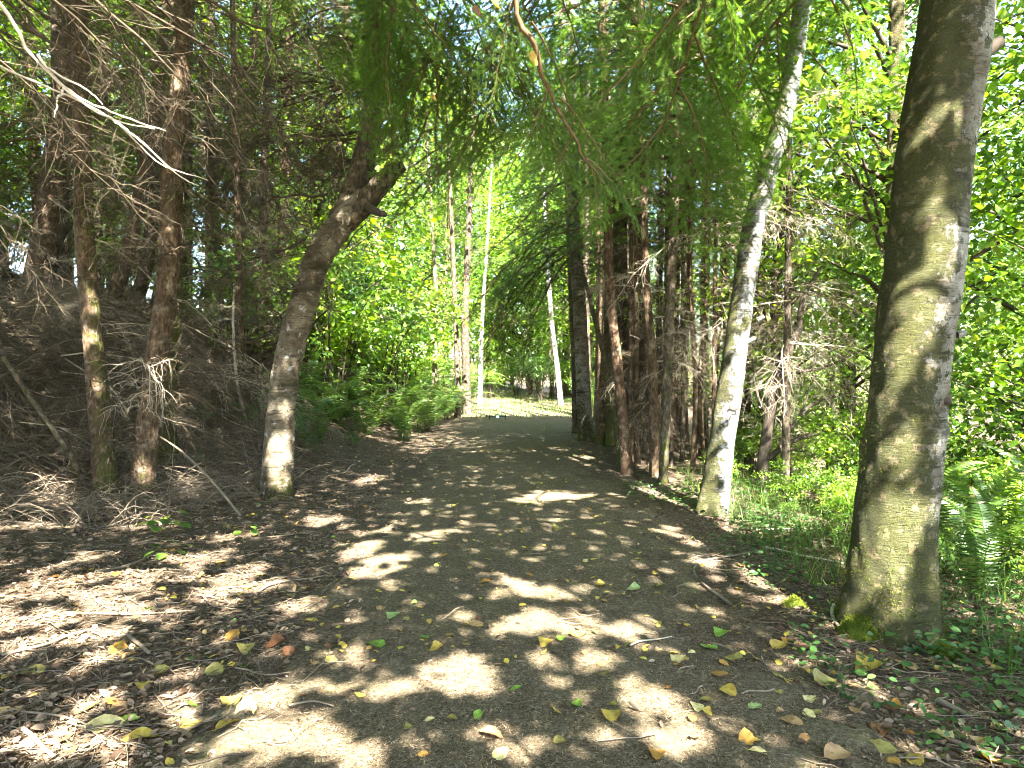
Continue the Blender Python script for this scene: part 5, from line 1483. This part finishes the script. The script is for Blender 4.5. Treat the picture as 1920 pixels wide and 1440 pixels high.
# ------------------------------------------------------------------ small drone resting on the trail
def plain(name, col, rough=.5, emit=None):
    m = Mat(name); b = m.bsdf(col, rough, .4)
    if emit: b.inputs['Emission Color'].default_value = emit + (1,); b.inputs['Emission Strength'].default_value = 1.2
    return m.m
mdk, mlt = plain('dark_plastic', (.02, .03, .03)), plain('teal_lamp', (.05, .5, .4), .3, (.1, .9, .7))
db = G(933, 789); db[2] = float(ground_z(db[0], db[1])) + .01
dr = empty('drone', db, 'small dark drone with a teal light resting on the trail near its end', 'drone')
def ell(r, n=12):
    th, ph = np.meshgrid(np.linspace(0, np.pi, 8), np.linspace(0, 2 * np.pi, n + 1)[:-1], indexing='ij')
    v = np.stack([r[0] * np.sin(th) * np.cos(ph), r[1] * np.sin(th) * np.sin(ph), r[2] * np.cos(th)], -1).reshape(-1, 3)
    f = [[i * n + j, (i + 1) * n + j, (i + 1) * n + (j + 1) % n, i * n + (j + 1) % n] for i in range(7) for j in range(n)]
    return Geo().add(v, None, f)
part('body', ell((.055, .10, .04)).mesh('drone_body', mdk, True), dr, (0, 0, .085))
part('lamp', ell((.028, .02, .026)).mesh('drone_lamp', mlt, True), dr, (0, -.10, .09))
ga = Geo(); tubes(ga, np.array([[[0, 0, 0], [.1, .06, .008], [.21, .12, .012]]]), np.array([[.014, .011, .013]]), 7); am = ga.mesh('drone_arm', mdk)
gm = Geo(); tubes(gm, np.array([[[0, 0, -.085], [0, 0, -.02], [0, 0, .028]]]), np.array([[.006, .012, .016]]), 8); mm = gm.mesh('drone_motor', mdk)
gp = Geo(); inst(gp, np.array([[0, .012, 0], [0, -.012, .004], [.1, -.008, .002], [.1, .006, 0]]), np.array([[0, 1, 2, 3]]), frames(np.array([[1., .2, 0], [-1, -.2, 0]])), np.zeros((2, 3)), np.ones(2), .5, True); pm = gp.mesh('propeller', mdk)
for sx in (1, -1):
    for sy in (1, -1):
        part('arm', am, dr, (0, 0, .085), scale=(sx, sy, 1))
        mo = part('motor', mm, dr, (sx * .21, sy * .12, .097))
        part('propeller', pm, mo, (0, 0, .032), rot=(0, 0, sx * .6 + sy))

# ------------------------------------------------------------------ unseen canopy: trees added to shade the trail, leaves set by their shadows
def sunproj(p):
    """where a point's shadow falls on level ground"""
    p = np.atleast_2d(p)
    return p[:, :2] + LDIR[None, :2] * (p[:, 2:3] / -LDIR[2])
gaps = []      # (x, y, rx, ry): wanted sun patches on the ground; canopy leaves are left out there
for (px, py, rx, ry) in [(500, 1310, 75, 45), (440, 1400, 90, 40), (300, 1330, 90, 35), (100, 1400, 140, 40), (560, 1385, 60, 40), (220, 1400, 90, 35), (110, 1100, 70, 28), (195, 1112, 55, 25), (60, 1170, 110, 40), (235, 1150, 100, 28), (160, 1190, 80, 25),
    (380, 1050, 50, 22), (450, 1080, 40, 20), (555, 1140, 38, 18), (400, 1112, 45, 20), (475, 1100, 40, 14), (715, 1058, 48, 18), (688, 1025, 28, 10), (800, 1008, 40, 9), (985, 1110, 48, 24), (955, 1092, 32, 11), (1062, 1112, 36, 16),
    (990, 1175, 58, 32), (1075, 1178, 55, 22), (1030, 1240, 50, 30), (1092, 1240, 55, 38), (1062, 1292, 26, 30), (880, 1245, 40, 20), (830, 1290, 60, 28), (712, 1292, 60, 36), (905, 1290, 28, 20), (940, 1375, 50, 26), (1000, 1415, 60, 35), (680, 1420, 50, 25), (600, 1400, 65, 50),
    (1215, 1322, 75, 42), (1178, 1290, 38, 18), (1260, 1400, 85, 40), (1150, 1395, 40, 25), (1205, 1178, 36, 15), (1310, 1360, 40, 18), (1040, 930, 65, 10), (995, 936, 40, 7), (780, 940, 30, 6), (890, 880, 15, 4), (1000, 842, 60, 5), (960, 816, 30, 4), (1190, 920, 50, 12), (1235, 932, 45, 14),
    (1080, 860, 40, 5), (700, 900, 30, 8), (1530, 1245, 50, 12), (1490, 1130, 30, 12), (1330, 1150, 30, 8), (430, 1010, 32, 14), (120, 940, 45, 10), (60, 985, 40, 10), (650, 1250, 30, 12), (870, 1160, 14, 6), (1150, 1240, 20, 10), (280, 985, 40, 10), (360, 930, 30, 8), (600, 975, 30, 8)]:
    k_ = .62 if py > 1220 else .85
    rx, ry = rx * k_, ry * k_
    c = G(px, py); a = G(px + rx, py); b = G(px, py - ry); b2 = G(px, min(1438, py + ry))
    gaps.append((c[0], (b[1] + b2[1]) / 2, abs(a[0] - c[0]), abs(b[1] - b2[1]) / 2))
gaps = [(a_, b_, c_ + .035, d_ + .035) for a_, b_, c_, d_ in gaps]
# openings shaped into the added canopy so sun reaches the trunks
for (px, py, d, r) in [(1722, 1000, 3.6, .13), (1740, 900, 3.6, .10), (1770, 520, 3.65, .16), (1752, 600, 3.65, .10), (1790, 430, 3.7, .10), (1745, 80, 3.7, .07), (1740, 130, 3.7, .06), (1720, 1060, 3.6, .06), (1700, 740, 3.6, .06), (1650, 1150, 3.6, .06),
                       (1366, 890, 6.9, .14), (1378, 790, 6.9, .13), (1385, 690, 6.9, .10), (1402, 600, 6.9, .14), (1430, 450, 6.9, .13), (1465, 270, 7, .16), (1355, 930, 6.9, .12), (540, 740, 7.4, .09), (548, 830, 7.4, .08), (525, 800, 7.4, .12), (530, 880, 7.4, .10), (555, 650, 7.4, .06), (515, 850, 7.4, .08),
                       (165, 620, 7.2, .10), (170, 540, 7.2, .09), (178, 700, 7.2, .07), (330, 130, 7.2, .14), (285, 780, 7.2, .05), (258, 890, 7.2, .05), (1158, 700, 9, .06), (1150, 600, 9, .08)] + [(random.uniform(1690, 1790) - (y_ - 600) * .09, y_, 3.62, random.uniform(.045, .09)) for y_ in range(60, 1120, 62)]:
    q = sunproj(P(px, py, d))[0]
    gaps.append((q[0], q[1], r, r * 1.3))
gaps = np.array(gaps)
def lit(q):
    e = ((q[:, None, 0] - gaps[None, :, 0]) / gaps[None, :, 2]) ** 2 + ((q[:, None, 1] - gaps[None, :, 1]) / gaps[None, :, 3]) ** 2
    e = np.sqrt(e.min(1)) + .45 * fbm(q[:, 0] * 6.5, q[:, 1] * 6.5, 0, 51) + .5 * vnoise(q[:, 0] * 17, q[:, 1] * 17, 0, 53)
    fleck = (vnoise(q[:, 0] * 7, q[:, 1] * 6, 0, 55) > .70 - .16 * (q[:, 0] < -.8)) & (q[:, 1] < 6.5) & (vnoise(q[:, 0] * 1.4, q[:, 1] * 1.4, 0, 56) > -.35)
    return (e < np.where(q[:, 1] < 4.3, .92, 1.05)) | fleck
STR = [('maple_tree', -2.9, -2.6), ('maple_tree', 2.9, -2.8), ('maple_tree', -6.2, -.6), ('maple_tree', .4, -6.2), ('maple_tree', -7.6, -4.4), ('maple_tree', 3.6, -6.6)]
SLAB = ['maple behind the camera on the left, shading the near trail', 'maple behind the camera on the right, shading the near trail', 'maple beside the camera far to the left, outside the picture', 'maple standing behind the camera in line with the trail', 'maple far behind the camera on the left', 'maple far behind the camera on the right']
g = np.random.default_rng(401)
n = 250000
gx, gy = g.uniform(-15, 3.6, n), g.uniform(.6, 19.3, n)
hz = np.maximum(4.6, .42 * gy + 1.9) + g.uniform(0, 5.0, n)
p = np.stack([gx, gy, np.zeros(n)], -1) - LDIR[None] * (hz / -LDIR[2])[:, None]
ok = ~in_frame(p, .12) & ~lit(np.stack([gx, gy], -1)) & ~((gx > 1.7) & (gy > 6) & (g.uniform(0, 1, n) < .75)) & ~((gx > 2.4) & (g.uniform(0, 1, n) < .5))
ok &= g.uniform(0, 1, n) < np.where((gy > 13) & (gx < -1.5) & (gx > -6), .3, np.where((gy > 11.5) & (np.abs(gx) < 2), .4, np.where((gy > 6) & (gx > -2.5), .85, 1.0)))
p = p[ok]
own = np.argmin(np.stack([np.hypot(p[:, 0] - s[1], p[:, 1] - s[2]) - (.0 if i < 4 else 0) for i, s in enumerate(STR)] + [np.hypot(p[:, 0] - AC[-1, 0] + .6, p[:, 1] - AC[-1, 1])], 0), 0)
for i in range(len(STR) + 1):
    q = p[own == i]
    if i < len(STR):
        e, c, rr = free_tree(STR[i][1], STR[i][2], 12, .17, M['alder_brown'], STR[i][0], SLAB[i], 130 + i, lowmoss(.4))
    else: e, c = alder, AC
    if len(q) < 50: continue
    b = np.array(e.location)
    a = g.uniform(0, 6.283, len(q))
    d = np.stack([np.cos(a), np.sin(a), g.uniform(-.7, .2, len(q))], -1)
    lg = Geo()
    inst(lg, (LEAF2[0] - [.5, 0, 0]) * [1, 1.35, 1], LEAF2[1], frames(d, g.normal(0, .4, len(q))), q - b, g.uniform(.07, .16, len(q)), np.clip(g.normal(.5, .25, len(q)), 0, 1))
    part('crown', lg.mesh('canopy_leaves', M['leaf']), e)  # leaves only where shade is wanted
    k = g.choice(len(q), min(22, len(q)), replace=False)
    br = []
    for tip in q[k]:
        st = at_h(c, np.clip(tip[2] - 1.0 - .35 * np.hypot(*(tip[:2] - c[0][:2])), 2.8 if i < len(STR) else 5.0, c[-1, 2] - .5))
        s = np.linspace(0, 1, 8)[:, None]
        br.append(st + (tip - st) * s + np.array([0, 0, .4]) * np.sin(s * 3.1) + wiggle(8, .04, g) - b)
    wg = Geo(); tubes(wg, np.stack(br), np.linspace(.035, .006, 8)[None].repeat(len(br), 0), 5)
    part('limbs', wg.mesh('canopy_limbs', M['darkwood']), e)

# ------------------------------------------------------------------ look-alikes are told apart by their order in the picture
ORD = ['first', 'second', 'third', 'fourth', 'fifth', 'sixth', 'seventh', 'eighth', 'ninth', 'tenth', 'eleventh', 'twelfth', 'thirteenth', 'fourteenth', 'fifteenth', 'sixteenth', 'seventeenth', 'eighteenth', 'nineteenth', 'twentieth', 'twenty-first', 'twenty-second', 'twenty-third', 'twenty-fourth', 'twenty-fifth', 'twenty-sixth', 'twenty-seventh', 'twenty-eighth', 'twenty-ninth', 'thirtieth', 'thirty-first', 'thirty-second', 'thirty-third', 'thirty-fourth', 'thirty-fifth', 'thirty-sixth']
byg = {}
for o in SC.objects:
    if o.parent is None and o.get('group') and o.get('category') in ('tree', 'shrub', 'fern'): byg.setdefault((o['group'], o['label']), []).append(o)
for (gp_, lab), os_ in byg.items():
    if len(os_) < 2: continue
    os_.sort(key=lambda o: o.location.x / max(o.location.y, .5))
    for i, o in enumerate(os_): o['label'] = lab + ', ' + ORD[min(i, 35)] + ' from the left'
